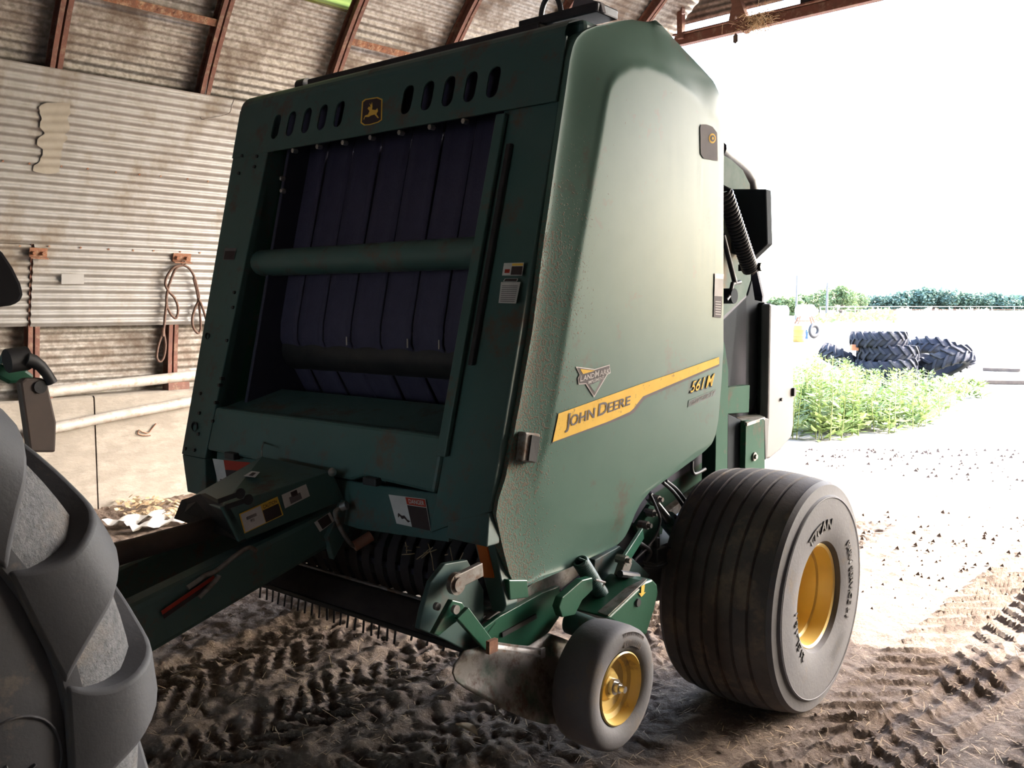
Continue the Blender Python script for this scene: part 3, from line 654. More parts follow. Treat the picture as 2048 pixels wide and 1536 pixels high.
# mud thrown along the front of the shield, painted as its own layer of the material
def shield_material():
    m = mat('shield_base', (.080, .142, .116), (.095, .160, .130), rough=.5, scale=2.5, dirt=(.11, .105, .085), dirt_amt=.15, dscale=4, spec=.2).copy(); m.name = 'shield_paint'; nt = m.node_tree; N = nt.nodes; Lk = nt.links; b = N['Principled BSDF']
    b.inputs['Roughness'].default_value = .30
    at_ = N.new('ShaderNodeAttribute'); at_.attribute_name = 'mud'
    tc = N.new('ShaderNodeTexCoord'); vo = N.new('ShaderNodeTexNoise'); vo.inputs['Scale'].default_value = 130; vo.inputs['Detail'].default_value = 1.5
    Lk.new(tc.outputs['Object'], vo.inputs['Vector'])
    n2 = N.new('ShaderNodeTexNoise'); n2.inputs['Scale'].default_value = 9; n2.inputs['Detail'].default_value = 5; Lk.new(tc.outputs['Object'], n2.inputs['Vector'])
    s1 = N.new('ShaderNodeMath'); s1.operation = 'MULTIPLY_ADD'; Lk.new(at_.outputs['Fac'], s1.inputs[0]); s1.inputs[1].default_value = .30; Lk.new(vo.outputs[0], s1.inputs[2])
    s2 = N.new('ShaderNodeMath'); s2.operation = 'MULTIPLY_ADD'; Lk.new(n2.outputs[0], s2.inputs[0]); s2.inputs[1].default_value = .22; Lk.new(s1.outputs[0], s2.inputs[2])
    r = N.new('ShaderNodeMapRange'); r.inputs[1].default_value = .885; r.inputs[2].default_value = .93; Lk.new(s2.outputs[0], r.inputs[0])
    old = b.inputs['Base Color'].links[0].from_socket; mx = N.new('ShaderNodeMix'); mx.data_type = 'RGBA'; Lk.new(r.outputs[0], mx.inputs[0]); Lk.new(old, mx.inputs[6]); mx.inputs[7].default_value = (.15, .13, .10, 1); Lk.new(mx.outputs[2], b.inputs['Base Color'])
    bp = N.new('ShaderNodeBump'); bp.inputs['Strength'].default_value = .8; bp.inputs['Distance'].default_value = .004; Lk.new(r.outputs[0], bp.inputs['Height']); Lk.new(bp.outputs[0], b.inputs['Normal'])
    # faint dried water runs
    mp = N.new('ShaderNodeMapping'); mp.inputs['Scale'].default_value = (1, 22, .9); Lk.new(tc.outputs['Object'], mp.inputs[0])
    n3 = N.new('ShaderNodeTexNoise'); n3.inputs['Scale'].default_value = 2.2; n3.inputs['Detail'].default_value = 4; Lk.new(mp.outputs[0], n3.inputs['Vector'])
    rr = N.new('ShaderNodeMapRange'); rr.inputs[1].default_value = .45; rr.inputs[2].default_value = .7; rr.inputs[3].default_value = .31; rr.inputs[4].default_value = .37; Lk.new(n3.outputs[0], rr.inputs[0])
    ad = N.new('ShaderNodeMath'); ad.operation = 'MULTIPLY_ADD'; Lk.new(r.outputs[0], ad.inputs[0]); ad.inputs[1].default_value = .5; Lk.new(rr.outputs[0], ad.inputs[2]); Lk.new(ad.outputs[0], b.inputs['Roughness'])
    return m
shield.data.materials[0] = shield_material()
att = shield.data.attributes.new('mud', 'FLOAT', 'POINT')
fe = outl[:len(front_edge)]
vc = np.array([v.co[:] for v in shield.data.vertices]); PYZ = vc[:, 1:]
dfe = np.full(len(vc), 9.)
for a, b_ in zip(fe[:-1], fe[1:]):
    e = b_ - a; t = np.clip(((PYZ - a) @ e) / (e @ e), 0, 1); dfe = np.minimum(dfe, np.linalg.norm(PYZ - a - t[:, None] * e, axis=1))
mudv = np.clip(1 - dfe / .30, 0, 1) * np.clip((2.35 - PYZ[:, 1]) / .5, 0, 1) + .15 * np.clip((2.0 - PYZ[:, 1]), 0, 1) * np.clip(1 - dfe / .8, 0, 1)
att.data.foreach_set('value', mudv.astype(np.float32))
make_shield(-1, 'side_shield')

def on_shield(px, py, off=.0025):
    x = XI
    for _ in range(5):
        p = B(px, py, 'x', x); x = float(shield_x(np.array([p[1], p[2]])))
    p = B(px, py, 'x', x); p[0] += off; return p
def on_front(px, py, off=-.004): return FF(px, py, off)
def decal_strip(name, up, dn, m, fn, parent, n=36, off=None):
    mb = MB(); kw = {} if off is None else {'off': off}
    def along(poly, t):
        poly = [np.array(p, float) for p in poly]; ls = np.cumsum([0] + [np.linalg.norm(b - a) for a, b in zip(poly[:-1], poly[1:])]); d = t * ls[-1]
        i = min(int(np.searchsorted(ls, d, 'right') - 1), len(poly) - 2); return lerp(poly[i], poly[i + 1], (d - ls[i]) / (ls[i + 1] - ls[i] + 1e-9))
    G = [[fn(*lerp(along(dn, t / n), along(up, t / n), k / 4), **kw) for k in range(5)] for t in range(n + 1)]
    mb.grid(G); return mb.build(name, m, parent, smooth=40)
def decal_quad(name, q, m, fn, parent, off=None, n=4):
    "q pixels bl br tr tl"
    kw = {} if off is None else {'off': off}; mb = MB(); mb.grid([[fn(*quad_map(q, i / n, j / n), **kw) for j in range(n + 1)] for i in range(n + 1)]); return mb.build(name, m, parent)
def decal_text(name, runs, q, m, fn, parent, off=None, **kw):
    V, Fc = text_runs(runs, **kw); k2 = {} if off is None else {'off': off}
    mb = MB(); mb.add([fn(*quad_map(q, a, b), **k2) for a, b in V], Fc); return mb.build(name, m, parent)
def decal_poly(name, pts, m, fn, parent, off=None):
    kw = {} if off is None else {'off': off}; mb = MB(); mb.add([fn(*p, **kw) for p in pts], [tuple(range(len(pts)))]); return mb.build(name, m, parent)

# stripe with its dark edge, name, model number and dealer badge
su = [(1116, 827), (1205, 795), (1280, 768), (1340, 748), (1437, 714)]; sd = [(1104, 884), (1215, 843), (1262, 822), (1284, 793), (1437, 728)]
decal_strip('stripe_edging', [(1115, 829), (1205, 797), (1280, 770), (1340, 750), (1438, 716)], [(1103, 886), (1217, 847), (1266, 827), (1289, 797), (1438, 732)], GDEC, on_shield, shield, off=.0015)
decal_strip('yellow_stripe', su, sd, YDEC, on_shield, shield, off=.003)
decal_text('maker_lettering', [('J', 1.28), ('OHN', 1.0), (' ', .28), ('D', 1.28), ('EERE', 1.0)], ((1129, 856), (1258, 809), (1260, 786), (1132, 828)), GDEC, on_shield, shield, off=.0045, bold=.012, gap=.05)
decal_text('model_number', [('561', 1.0), (' ', .12), ('M', 1.0)], ((1378, 787), (1426, 772), (1429, 745), (1381, 763)), BDEC, on_shield, shield, off=.0025, shear=.28, bold=.022)
decal_text('model_number_face', [('561', 1.0), (' ', .12), ('M', 1.0)], ((1379, 785), (1426, 770), (1428, 746), (1381, 764)), YDEC, on_shield, shield, off=.004, shear=.28, bold=.006)
decal_quad('series_band', ((1375, 815), (1430, 790), (1432, 778), (1377, 801)), GREEN_D, on_shield, shield, off=.002)
decal_text('series_lettering', [('HEAVY-DUTY', 1.0)], ((1377, 812), (1428, 790), (1430, 780), (1379, 802)), GDEC, on_shield, shield, off=.003, shear=.28, bold=.02)
badge = [(1150, 733), (1188, 738), (1218, 729), (1220, 746), (1214, 749), (1187, 795), (1170, 768), (1156, 769), (1154, 757), (1158, 749)]
decal_poly('dealer_badge_border', badge, WDEC, on_shield, shield, off=.003)
decal_poly('dealer_badge', [(1153, 735), (1188, 740), (1217, 731), (1218, 745), (1212, 748), (1187, 791), (1172, 766), (1157, 767), (1156, 758), (1160, 749)], GDEC, on_shield, shield, off=.004)
decal_poly('dealer_badge_corner', [(1158, 738), (1188, 741), (1164, 748)], YDEC, on_shield, shield, off=.005)
decal_poly('dealer_badge_tip', [(1177, 770), (1200, 760), (1187, 784)], GREEN, on_shield, shield, off=.005)
decal_text('dealer_name', [('L', 1.15), ('AND', .95), ('M', 1.15), ('ARK', .95)], ((1158, 763), (1217, 746), (1217, 734), (1158, 751)), WDEC, on_shield, shield, off=.0055, bold=.01, shear=.1)
decal_text('dealer_line', [('IMPLEMENT', 1.0)], ((1174, 768), (1206, 757), (1206, 751), (1174, 762)), WDEC, on_shield, shield, off=.0055, bold=.01)
# grey round-spot decal high at the rear, warning strip at the rear edge
decal_poly('grey_sticker', [(1401, 249), (1412, 249), (1424, 254), (1433, 266), (1434, 322), (1406, 317), (1400, 308), (1399, 255)], GDEC, on_shield, shield, off=.003)
def ring_px(c, rx, ry, n=20): return [(c[0] + rx * math.cos(2 * PI * k / n), c[1] + ry * math.sin(2 * PI * k / n)) for k in range(n)]
for rx, ry, mm, of in ((7, 10, YDEC, .004), (4.5, 6.5, GDEC, .005), (2, 3, YDEC, .006)): decal_poly('sticker_ring', ring_px((1423, 277), rx, ry), mm, on_shield, shield, off=of)
decal_quad('warning_strip', ((1426, 634), (1441, 636), (1446, 548), (1428, 547)), GDEC, on_shield, shield, off=.003)
decal_quad('warning_picture', ((1427, 592), (1443, 593), (1445, 558), (1428, 557)), WDEC, on_shield, shield, off=.004)
decal_quad('warning_header', ((1428, 557), (1445, 558), (1446, 548), (1428, 547)), ODEC, on_shield, shield, off=.004)
for k in range(6): decal_quad('warning_line', ((1429, 604 + k * 5), (1440, 605 + k * 5), (1440, 603 + k * 5), (1429, 602 + k * 5)), WDEC, on_shield, shield, off=.004, n=1)
# marker lamp on the front edge of the shield
mb = MB(); lp = [on_shield(x, y, .030) for x, y in ((1029, 921), (1060, 925), (1067, 866), (1036, 862))]; mb.prism(lp, (-.06, 0, 0)); lamp = mb.build('marker_lamp', STEEL, baler, bevel=.006)
mb = MB(); lp = [on_shield(x, y, .036) for x, y in ((1040, 919), (1056, 922), (1063, 872), (1047, 868))]; mb.prism(lp, (-.012, 0, 0)); mb.build('lens', BLACK, lamp)

# ---- badge with the leaping stag on the front, warning stickers
bd = [(724, 203), (730, 198), (755, 194), (765, 198), (764, 240), (757, 245), (740, 250), (728, 251), (721, 246)]
decal_poly('maker_badge_border', bd, YDEC, on_front, baler, off=-.005)
cb = np.mean(np.array(bd, float), 0); decal_poly('maker_badge', [tuple(cb + (np.array(p) - cb) * np.array([.88, .92])) for p in bd], BDEC, on_front, baler, off=-.006)
stag = [(727, 238), (730, 231), (736, 229), (739, 222), (735, 217), (738, 213), (741, 214), (739, 206), (742, 210), (744, 204), (745, 213), (744, 219), (751, 220), (755, 216), (756, 222), (753, 228), (758, 236), (755, 236), (749, 229), (742, 231), (737, 234), (730, 234), (728, 240)]
decal_poly('stag', stag, YDEC, on_front, baler, off=-.008)
def sticker(q, parts, name='warning_sticker', base=WDEC, fn=on_front, parent=None, o0=-.004):
    s_ = decal_quad(name, q, base, fn, parent or baler, off=o0)
    for (a0, b0, a1, b1, m) in parts:
        qq = [quad_map(q, a0, b0), quad_map(q, a1, b0), quad_map(q, a1, b1), quad_map(q, a0, b1)]
        decal_quad('sticker_print', qq, m, fn, s_, off=o0 + (-.0015 if fn is on_front else .0015), n=1)
    return s_
lines = [(.08, .08 + .09 * k, .9, .11 + .09 * k, GDEC) for k in range(9)]
sticker(((1004, 551), (1044, 551), (1048, 525), (1008, 526)), [(.42, .05, .97, .72, BDEC), (.42, .76, .97, .95, YDEC), (.1, .2, .35, .5, RDEC)])
sticker(((997, 606), (1032, 607), (1041, 564), (1002, 564)), lines)
sticker(((1006, 563), (1034, 563), (1036, 557), (1010, 557)), [(.05, .1, .95, .9, BDEC)])
sticker(((446, 520), (468, 520), (473, 496), (450, 496)), [(.05, .05, .95, .75, BDEC)], base=GDEC)
sticker(((440, 985), (458, 985), (447, 920), (425, 917)), [(.3, .1, .7, .4, BDEC)], o0=.018)
sticker(((458, 985), (500, 985), (500, 925), (447, 920)), [(.0, .0, 1, .7, BDEC)], base=RDEC, o0=.018)
dg = ((793, 1047), (862, 1062), (851, 998), (777, 989))
dq = sticker(dg, [(.45, .0, .98, .72, BDEC), (.45, .74, .98, .98, RDEC)], o0=.019)
def inq(q, a0, b0, a1, b1): return [quad_map(q, a0, b0), quad_map(q, a1, b0), quad_map(q, a1, b1), quad_map(q, a0, b1)]
decal_text('danger_word', [('DANGER', 1)], inq(dg, .52, .79, .94, .93), WDEC, on_front, dq, off=.015, bold=.01)
decal_poly('falling_figure', [tuple(quad_map(dg, a, b)) for a, b in ((.10, .22), (.16, .30), (.20, .20), (.28, .24), (.36, .12), (.44, .18), (.36, .22), (.30, .34), (.22, .32), (.14, .40), (.11, .33))], BDEC, on_front, dq, off=.0165)

# ---- bale chamber, gate and rear fittings
BOXM = mat('charcoal_box', (.030, .036, .042), (.038, .044, .05), rough=.85, spec=.12, scale=5)
def xplate(name, pix, x, thick, m, parent=None, bevel=.003):
    mb = MB(); mb.prism([B(px, py, 'x', x) for px, py in pix], (-thick, 0, 0)); return mb.build(name, m, parent or baler, bevel=bevel)
def yzplate(name, pts, x, thick, m, bevel=.003, parent=None):
    mb = MB(); mb.prism([P3(x, y, z) for y, z in pts], (-thick, 0, 0)); return mb.build(name, m, parent or baler, bevel=bevel)
CHAMBER = mat('chamber_steel', (.022, .022, .045), (.03, .028, .05), rough=.7, scale=6)
side = [(-1.45, 1.0), (-1.12, 2.45), (-.7, 2.52), (.3, 2.45), (.62, 2.2), (.66, 1.2), (.40, .80), (-1.1, .74)]
yzplate('chamber_side', side, -.64, .02, CHAMBER); yzplate('chamber_side', side, .70, .02, CHAMBER)
mb = MB(); pth = [(-.55, 2.50), (.1, 2.46), (.55, 2.25), (.84, 1.75), (.80, 1.25), (.45, .82), (-.4, .70), (-1.2, .70), (-1.45, .74)]
mb.grid([[P3(x, y, z) for x in (-.64, .70)] for y, z in pth]); mb.build('gate_shell', CHAMBER, baler, solid=.02)
xplate('gate_side', [(1440, 306), (1462, 318), (1486, 340), (1500, 368), (1504, 420), (1502, 560), (1492, 592), (1440, 640)], .72, .03, mat('gate_paint', (.10, .14, .12), (.15, .18, .16), rough=.85, spec=.15, scale=9, dirt=(.20, .16, .12), dirt_amt=.3))
xplate('gate_lower_side', [(1440, 645), (1496, 590), (1504, 560), (1510, 600), (1543, 607), (1538, 838), (1440, 835)], .70, .05, BOXM)
xplate('gate_flange', [(1529, 605), (1549, 612), (1545, 832), (1525, 832)], .73, .05, STEEL_D)
xplate('frame_post', [(1436, 640), (1450, 690), (1457, 740), (1455, 952), (1430, 975)], .82, .07, GREEN_R)
xplate('cross_beam', [(1455, 775), (1500, 770), (1498, 825), (1455, 828)], .74, .08, GREEN_R)
xplate('lower_box', [(1492, 842), (1529, 838), (1530, 945), (1490, 945)], .82, .03, GREEN_R)
xplate('lower_box_side', [(1456, 828), (1493, 845), (1492, 950), (1455, 950)], .78, .03, BOXM)
mb = MB(); mb.prism([B(x, y, 'z', 1.14) for x, y in ((1462, 829), (1500, 822), (1530, 834), (1494, 846))], (0, 0, -.015)); mb.build('lower_box_top', PLATE, baler)
c = B(1508, 913, 'x', .822); mb = MB(); mb.lathe([(0, .022), (.006, .022), (.006, .012), (.016, .012), (.016, .001)], 12, 'x', c); mb.build('bolt', STEEL, baler, smooth=40)
# pale grey rear shield with a rolled outer edge
gs = [(1540, 607), (1562, 612), (1578, 628), (1587, 655), (1588, 720), (1588, 850), (1583, 875), (1562, 900), (1540, 918), (1530, 918), (1536, 840)]
mb = MB(); mb.prism([B(px, py, 'x', .78) for px, py in gs], (-.05, 0, 0)); mb.build('rear_shield', GREYP, baler, bevel=.012)
xplate('rear_shield_seal', [(1529, 835), (1538, 838), (1535, 915), (1531, 920)], .80, .06, BLACK)
c = B(1562, 799, 'x', .782); mb = MB(); mb.tube([c, c + P3(.008, 0, 0)], .009, 8); mb.build('rivet', STEEL_D, baler)
c = B(1587, 784, 'x', .785); mb = MB(); mb.box(c - P3(.02, .012, .022), c + P3(.01, .012, .022)); mb.build('clip', BLACK, baler)
# net box high at the rear, with its sloping underside
fr = [B(x, y, 'y', .42) for x, y in ((1440, 378), (1532, 378), (1535, 488), (1502, 519), (1440, 500))]
mb = MB(); mb.prism(fr, (0, .06, 0)); mb.build('net_box', BOXM, baler, bevel=.006)
hp = [B(x, y, 'x', .66) for x, y in ((1436, 300), (1449, 312), (1466, 324), (1484, 340), (1496, 358), (1500, 378), (1500, 395))]
mb = MB(); mb.tube(hp, .045, 12); mb.build('bent_tube', STEEL_D, baler, smooth=50)
def coil(name, a, b, r, wire, turns, m, dense=1.0, seg=14):
    a, b = np.array(a, float), np.array(b, float); d = b - a; L_ = np.linalg.norm(d); d /= L_; e1 = np.cross(d, [0, 1., 0]); e1 /= np.linalg.norm(e1); e2 = np.cross(d, e1)
    pts = [a]; n = int(turns * seg)
    for i in range(n + 1):
        t = i / n; t2 = t ** dense; an = 2 * PI * turns * t; pts.append(a + d * L_ * (.05 + .9 * (1 - (1 - t) ** (1 / dense) if dense != 1 else t)) + r * (math.cos(an) * e1 + math.sin(an) * e2))
    pts.append(b); mb = MB(); mb.tube(pts, wire, 6); return mb.build(name, m, baler, smooth=60)
coil('gate_spring', B(1444, 372, 'x', .86), B(1504, 548, 'x', .86), .033, .0075, 26, STEEL_D, dense=.8)
mb = MB(); a, b = B(1478, 536, 'x', .80), B(1512, 534, 'x', .88); mb.bar(a, b, .025, .03); mb.tube([b - P3(.03, 0, 0), b + P3(.03, 0, .0)], .02, 8); mb.build('spring_anchor', STEEL_D, baler)
mb = MB(); mb.tube([B(1446, 470, 'x', .84), B(1470, 566, 'x', .84)], .012, 8); mb.build('gate_rod', STEEL_D, baler, smooth=50)
mb = MB(); mb.tube([B(x, y, 'x', .84) for x, y in ((1480, 564), (1465, 567), (1460, 590), (1452, 600))], .010, 8); mb.build('crank_link', STEEL_D, baler, smooth=50)
c = B(1457, 592, 'x', .82); mb = MB(); mb.lathe([(-.03, .001), (-.03, .035), (.03, .035), (.03, .001)], 16, 'x', c); mb.build('link_pivot', BOXM, baler, smooth=40)

# ---- under the shield: frame, plates, cylinder, hoses, axle
xplate('lower_frame', [(1262, 1060), (1300, 992), (1440, 900), (1442, 950), (1385, 990), (1330, 1030), (1322, 1085), (1290, 1150), (1255, 1160)], .70, .03, GREEN_R)
xplate('frame_lip', [(1338, 1022), (1388, 985), (1418, 962), (1414, 985), (1345, 1035)], .74, .05, PLATE)
xplate('linkage_plate', [(1272, 1052), (1300, 1010), (1316, 1015), (1320, 1080), (1300, 1112), (1286, 1090)], .82, .02, GREEN_R)
xplate('knee_plate', [(1246, 1075), (1268, 1045), (1286, 1095), (1258, 1150), (1236, 1165), (1222, 1120)], .80, .02, STEEL_D)
mb = MB(); a, b = B(1296, 990, 'x', .80), B(1380, 1095, 'x', .80); m_ = lerp(a, b, .45); mb.tube([a, m_], .020, 10); mb.build('cylinder_rod', CHROME, baler, smooth=50)
mb = MB(); mb.tube([m_, b], .040, 14); mb.build('lift_cylinder', GREEN, baler, smooth=50)
def hose(pts, x, r, m=BLACK, nm='hose', par=None):
    P = [np.array(B(px, py, 'x', x + d), float) for px, py, d in [(q + (0,))[:3] for q in pts]]; out = []
    for i in range(len(P) - 1):
        p0, p1, p2, p3 = P[max(i - 1, 0)], P[i], P[i + 1], P[min(i + 2, len(P) - 1)]
        for k in range(6):
            t = k / 6; out.append(.5 * ((2 * p1) + (-p0 + p2) * t + (2 * p0 - 5 * p1 + 4 * p2 - p3) * t * t + (-p0 + 3 * p1 - 3 * p2 + p3) * t ** 3))
    out.append(P[-1]); mb = MB(); mb.tube(out, r, 8); return mb.build(nm, m, par or baler, smooth=60)
hose([(1326, 965), (1345, 982), (1362, 1005), (1371, 1025), (1370, 1038), (1360, 1042), (1350, 1032)], .86, .008)
hose([(1332, 962), (1352, 978), (1370, 1002), (1378, 1024), (1374, 1042), (1362, 1046), (1352, 1036)], .85, .008)
hose([(1300, 988), (1312, 1015), (1320, 1040), (1313, 1068), (1295, 1095), (1270, 1120), (1254, 1145)], .88, .006)
hose([(1286, 1132), (1310, 1135), (1332, 1128), (1345, 1112), (1346, 1100), (1335, 1094), (1322, 1100)], .9, .006)
hose([(1384, 922), (1384, 940), (1390, 948), (1410, 938)], .86, .008)
hose([(1270, 1085), (1285, 1090), (1300, 1105), (1290, 1125)], .88, .01)
mb = MB(); c = B(1312, 1108, 'x', .88); mb.box(c - P3(.03, .04, .03), c + P3(.03, .04, .03)); mb.tube([c + P3(0, 0, .02), c + P3(0, 0, .07)], .016, 8); mb.build('valve_block', STEEL_D, baler, bevel=.006)
for px, py, x in ((1314, 998, .84), (1291, 1050, .86), (1248, 1119, 1.0), (1303, 1026, .84)):
    c = B(px, py, 'x', x); mb = MB(); mb.tube([c - P3(.03, 0, 0), c + P3(.012, 0, 0)], .017, 8); mb.tube([c, c + P3(.028, 0, 0)], .010, 6); mb.build('bolt', STEEL, baler)
mb = MB(); mb.box((-1.12, -.08, .40), (1.10, .08, .56)); mb.build('axle_beam', STEEL_D, baler, bevel=.008)
xplate('axle_arm', [(1210, 1145), (1335, 1095), (1345, 1130), (1345, 1195), (1312, 1203), (1260, 1190)], .72, .05, STEEL_D)
mb = MB(); mb.box((-.62, -1.38, .64), (.80, .5, .68)); mb.build('floor_pan', CHAMBER, baler)

# ---- wheels
def tire_profile(half, R, rb, ribs, gd):
    "half section outside to inside, ribbed tread"
    pr = [(half * .80, rb), (half * .93, rb + .02), (half * .98, rb + .06), (half * 1.0, lerp(rb, R, .45)), (half * .985, lerp(rb, R, .72)), (half * .955, lerp(rb, R, .735)), (half * .95, lerp(rb, R, .75)), (half * .93, lerp(rb, R, .88)), (half * .86, R - .022)]
    n = ribs; w = half * .84 * 2 / n
    for k in range(n):
        a = half * .84 - k * w; rr = lambda q: R - .024 * (q / (half * .84)) ** 2
        if k: pr += [(a - .006, rr(a) - gd), (a - .011, rr(a))]
        else: pr += [(a, rr(a))]
        pr += [(a - w * .5, rr(a - w * .5))]
        if k < n - 1: pr += [(a - w + .006, rr(a - w)), (a - w + .001, rr(a - w) - gd)]
        else: pr += [(a - w, rr(a - w))]
    return pr + [(-x, r) for x, r in pr[8::-1]]
def make_wheel(name, c, half, R, rb, ribs, gd, rimdepth, ncol, parent, face=1, flat=0.):
    mb = MB(); prof = tire_profile(half, R, rb, ribs, gd); mb.lathe(prof, 120, 'x', (0, 0, 0)); cz = c[2]
    mb.v = [(x, y, max(z, -cz + .002)) for x, y, z in mb.v]
    o = mb.build(name, [TIRE, TIRE_T], parent, smooth=28); o.location = tuple(c)
    for pl_ in o.data.polygons:
        ctr = pl_.center
        if math.hypot(ctr.y, ctr.z) > R - .035 and abs(ctr.x) < half * .85: pl_.material_index = 1
    f = face; h = half * .80
    rp = [(f * (h + .012), rb + .012), (f * (h + .016), rb + .004), (f * (h + .010), rb - .006), (f * (h - .02), rb - .012), (f * (h - .05), rb - .016), (f * (h - .055), rb - .03), (f * (h - .09), rb - .034), (f * (h - rimdepth), rb - .036), (f * (h - rimdepth - .012), rb - .05), (f * (h - rimdepth - .005), rb * .62), (f * (h - rimdepth + .01), rb * .5), (f * (h - rimdepth + .01), .001)]
    mb = MB(); mb.lathe(rp, 72, 'x'); mb.add([], [])
    r = mb.build('rim', YEL, o, smooth=35)
    mb = MB(); mb.lathe([(-f * h, rb + .01), (-f * (h - .03), rb - .02), (-f * (h - .2), rb - .04), (-f * (h - .2), .001)], 48, 'x'); mb.build('inner_rim', YEL, o, smooth=35)
    return o, h
wc = P3(1.12, .004, .49)
wheel, wh = make_wheel('wheel', wc, .262, .503, .212, 7, .013, .17, YEL, baler)
w2, _ = make_wheel('wheel', P3(-1.12, .004, .49), .262, .503, .212, 7, .013, .10, YEL, baler, face=-1)
mb = MB(); mb.lathe([(wh - .185, .075), (wh - .13, .07), (wh - .12, .055), (wh - .12, .001)], 24, 'x'); mb.build('hub', YEL, wheel, smooth=35)
for k in range(6):
    a = 2 * PI * k / 6; mb = MB(); p_ = P3(wh - .17, .10 * math.cos(a), .10 * math.sin(a)); mb.tube([p_, p_ + P3(.02, 0, 0)], .012, 6); mb.build('wheel_nut', RUSTY, wheel)
mb = MB(); mb.add([P3(wh - .07, .176 * math.cos(a), .176 * math.sin(a)) + P3(dx, 0, 0) for dx in (-.02, .03) for a in np.linspace(2.0, 2.7, 6)], [(i, i + 1, 7 + i, 6 + i) for i in range(5)]); mb.build('rim_sticker', YDEC, wheel)
def sidewall_text(txt, r, a_mid, h, xoff, m, parent, span=None, flip=1, bold=.01):
    V, Fc = text_runs([(txt, 1.0)], bold=bold); v0, _ = glyphs(txt, 0., bold); asp = (v0[:, 0].max() - v0[:, 0].min()) / v0[:, 1].max()
    sp = span or h * asp / r; mb = MB()
    pts = [P3(xoff(r + b * h), (r + b * h) * math.cos(a_mid + sp * (.5 - a) * 1), (r + b * h) * math.sin(a_mid + sp * (.5 - a))) for a, b in V]
    mb.add(pts, Fc); return mb.build('sidewall_lettering', m, parent, solid=.004, soff=1)
prof0 = [(x, r) for x, r in tire_profile(.262, .503, .212, 7, .013)[:9]]
def sw_x(r):
    pr = sorted((r_, x_) for x_, r_ in prof0); return float(np.interp(r, [q[0] for q in pr], [q[1] for q in pr])) + .002
# angles are measured from the rear (+y) through the top; the outer face is seen with the rear to the right of the hub
SWM = mat('raised_rubber', (.03, .028, .028), (.045, .042, .04), rough=.6)
sidewall_text('TITAN', .285, PI * .56, .045, sw_x, SWM, wheel, span=.80, bold=.03)
sidewall_text('FARM SERVICE I-1', .295, PI * .02, .030, sw_x, SWM, wheel, span=1.15)
sidewall_text('21.5L-16.1', .262, PI * 1.13, .034, sw_x, SWM, wheel, span=.85)
for rr in (.262 + .155,):
    mb = MB(); mb.lathe([(sw_x(rr - .002), rr - .003), (sw_x(rr) + .002, rr), (sw_x(rr + .002), rr + .003)], 96, 'x'); mb.build('sidewall_ring', TIRE, wheel, smooth=40)
# small square of print low on the sidewall
fr_ = []
for (r0, r1, a0, a1) in ((.29, .292, 5.0, 5.62), (.343, .345, 5.0, 5.62), (.30, .303, 5.08, 5.5), (.312, .315, 5.08, 5.55), (.325, .328, 5.08, 5.55)):
    mb = MB(); A_ = np.linspace(a0, a1, 14); mb.grid([[P3(sw_x(r_) + .001, r_ * math.cos(a), r_ * math.sin(a)) for r_ in (r0, r1)] for a in A_]); mb.build('sidewall_print', SWM, wheel)
# pickup gauge wheel, hanging clear of the ground
gc = B(1247, 1379, 'x', 1.205); gw_c = gc - P3(.075, 0, 0)
mb = MB(); hp_ = .078
gprof = [(hp_ * .72, .118), (hp_ * .88, .128), (hp_ * .98, .150), (hp_, .168), (hp_ * .95, .186), (hp_ * .82, .200), (hp_ * .5, .2045), (0, .206)]
gprof = gprof + [(-x, r) for x, r in gprof[-2::-1]]
mb.lathe(gprof, 80, 'x'); gw = mb.build('gauge_wheel', TIRE, baler, smooth=50); gw.location = tuple(gw_c)
mb = MB(); mb.lathe([(.066, .121), (.070, .116), (.060, .112), (.035, .106), (.030, .090), (.018, .085), (.012, .055), (.030, .040), (.030, .001)], 56, 'x'); mb.build('rim', YEL, gw, smooth=35)
mb = MB(); mb.lathe([(.030, .026), (.046, .026), (.046, .017), (.062, .017), (.062, .011), (.082, .011), (.082, .001)], 18, 'x'); mb.build('axle_nut', CHROME, gw, smooth=30)
for k in range(18):                              # flex ribs moulded high on the sidewall
    a = PI * .40 + (k - 9) * .042; mb = MB(); mb.bar(P3(.0755, .140 * math.cos(a), .140 * math.sin(a)), P3(.0735, .186 * math.cos(a), .186 * math.sin(a)), .0028, .006, up=(1, 0, 0)); mb.build('flex_rib', TIRE_T, gw)
mb = MB(); mb.tube([gw_c + P3(.06, 0, 0), gw_c - P3(.30, 0, 0)], .017, 10); mb.build('gauge_axle', STEEL, baler, smooth=40)
a_, b_ = gw_c - P3(.12, 0, 0), B(1165, 1255, 'x', 1.0); mb = MB(); mb.bar(a_, b_, .05, .02, up=(1, 0, 0)); mb.build('gauge_arm', GREEN_D, baler, bevel=.004)
xplate('gauge_bracket', [(1155, 1282), (1178, 1272), (1172, 1292), (1166, 1296)], 1.10, .02, GREEN)

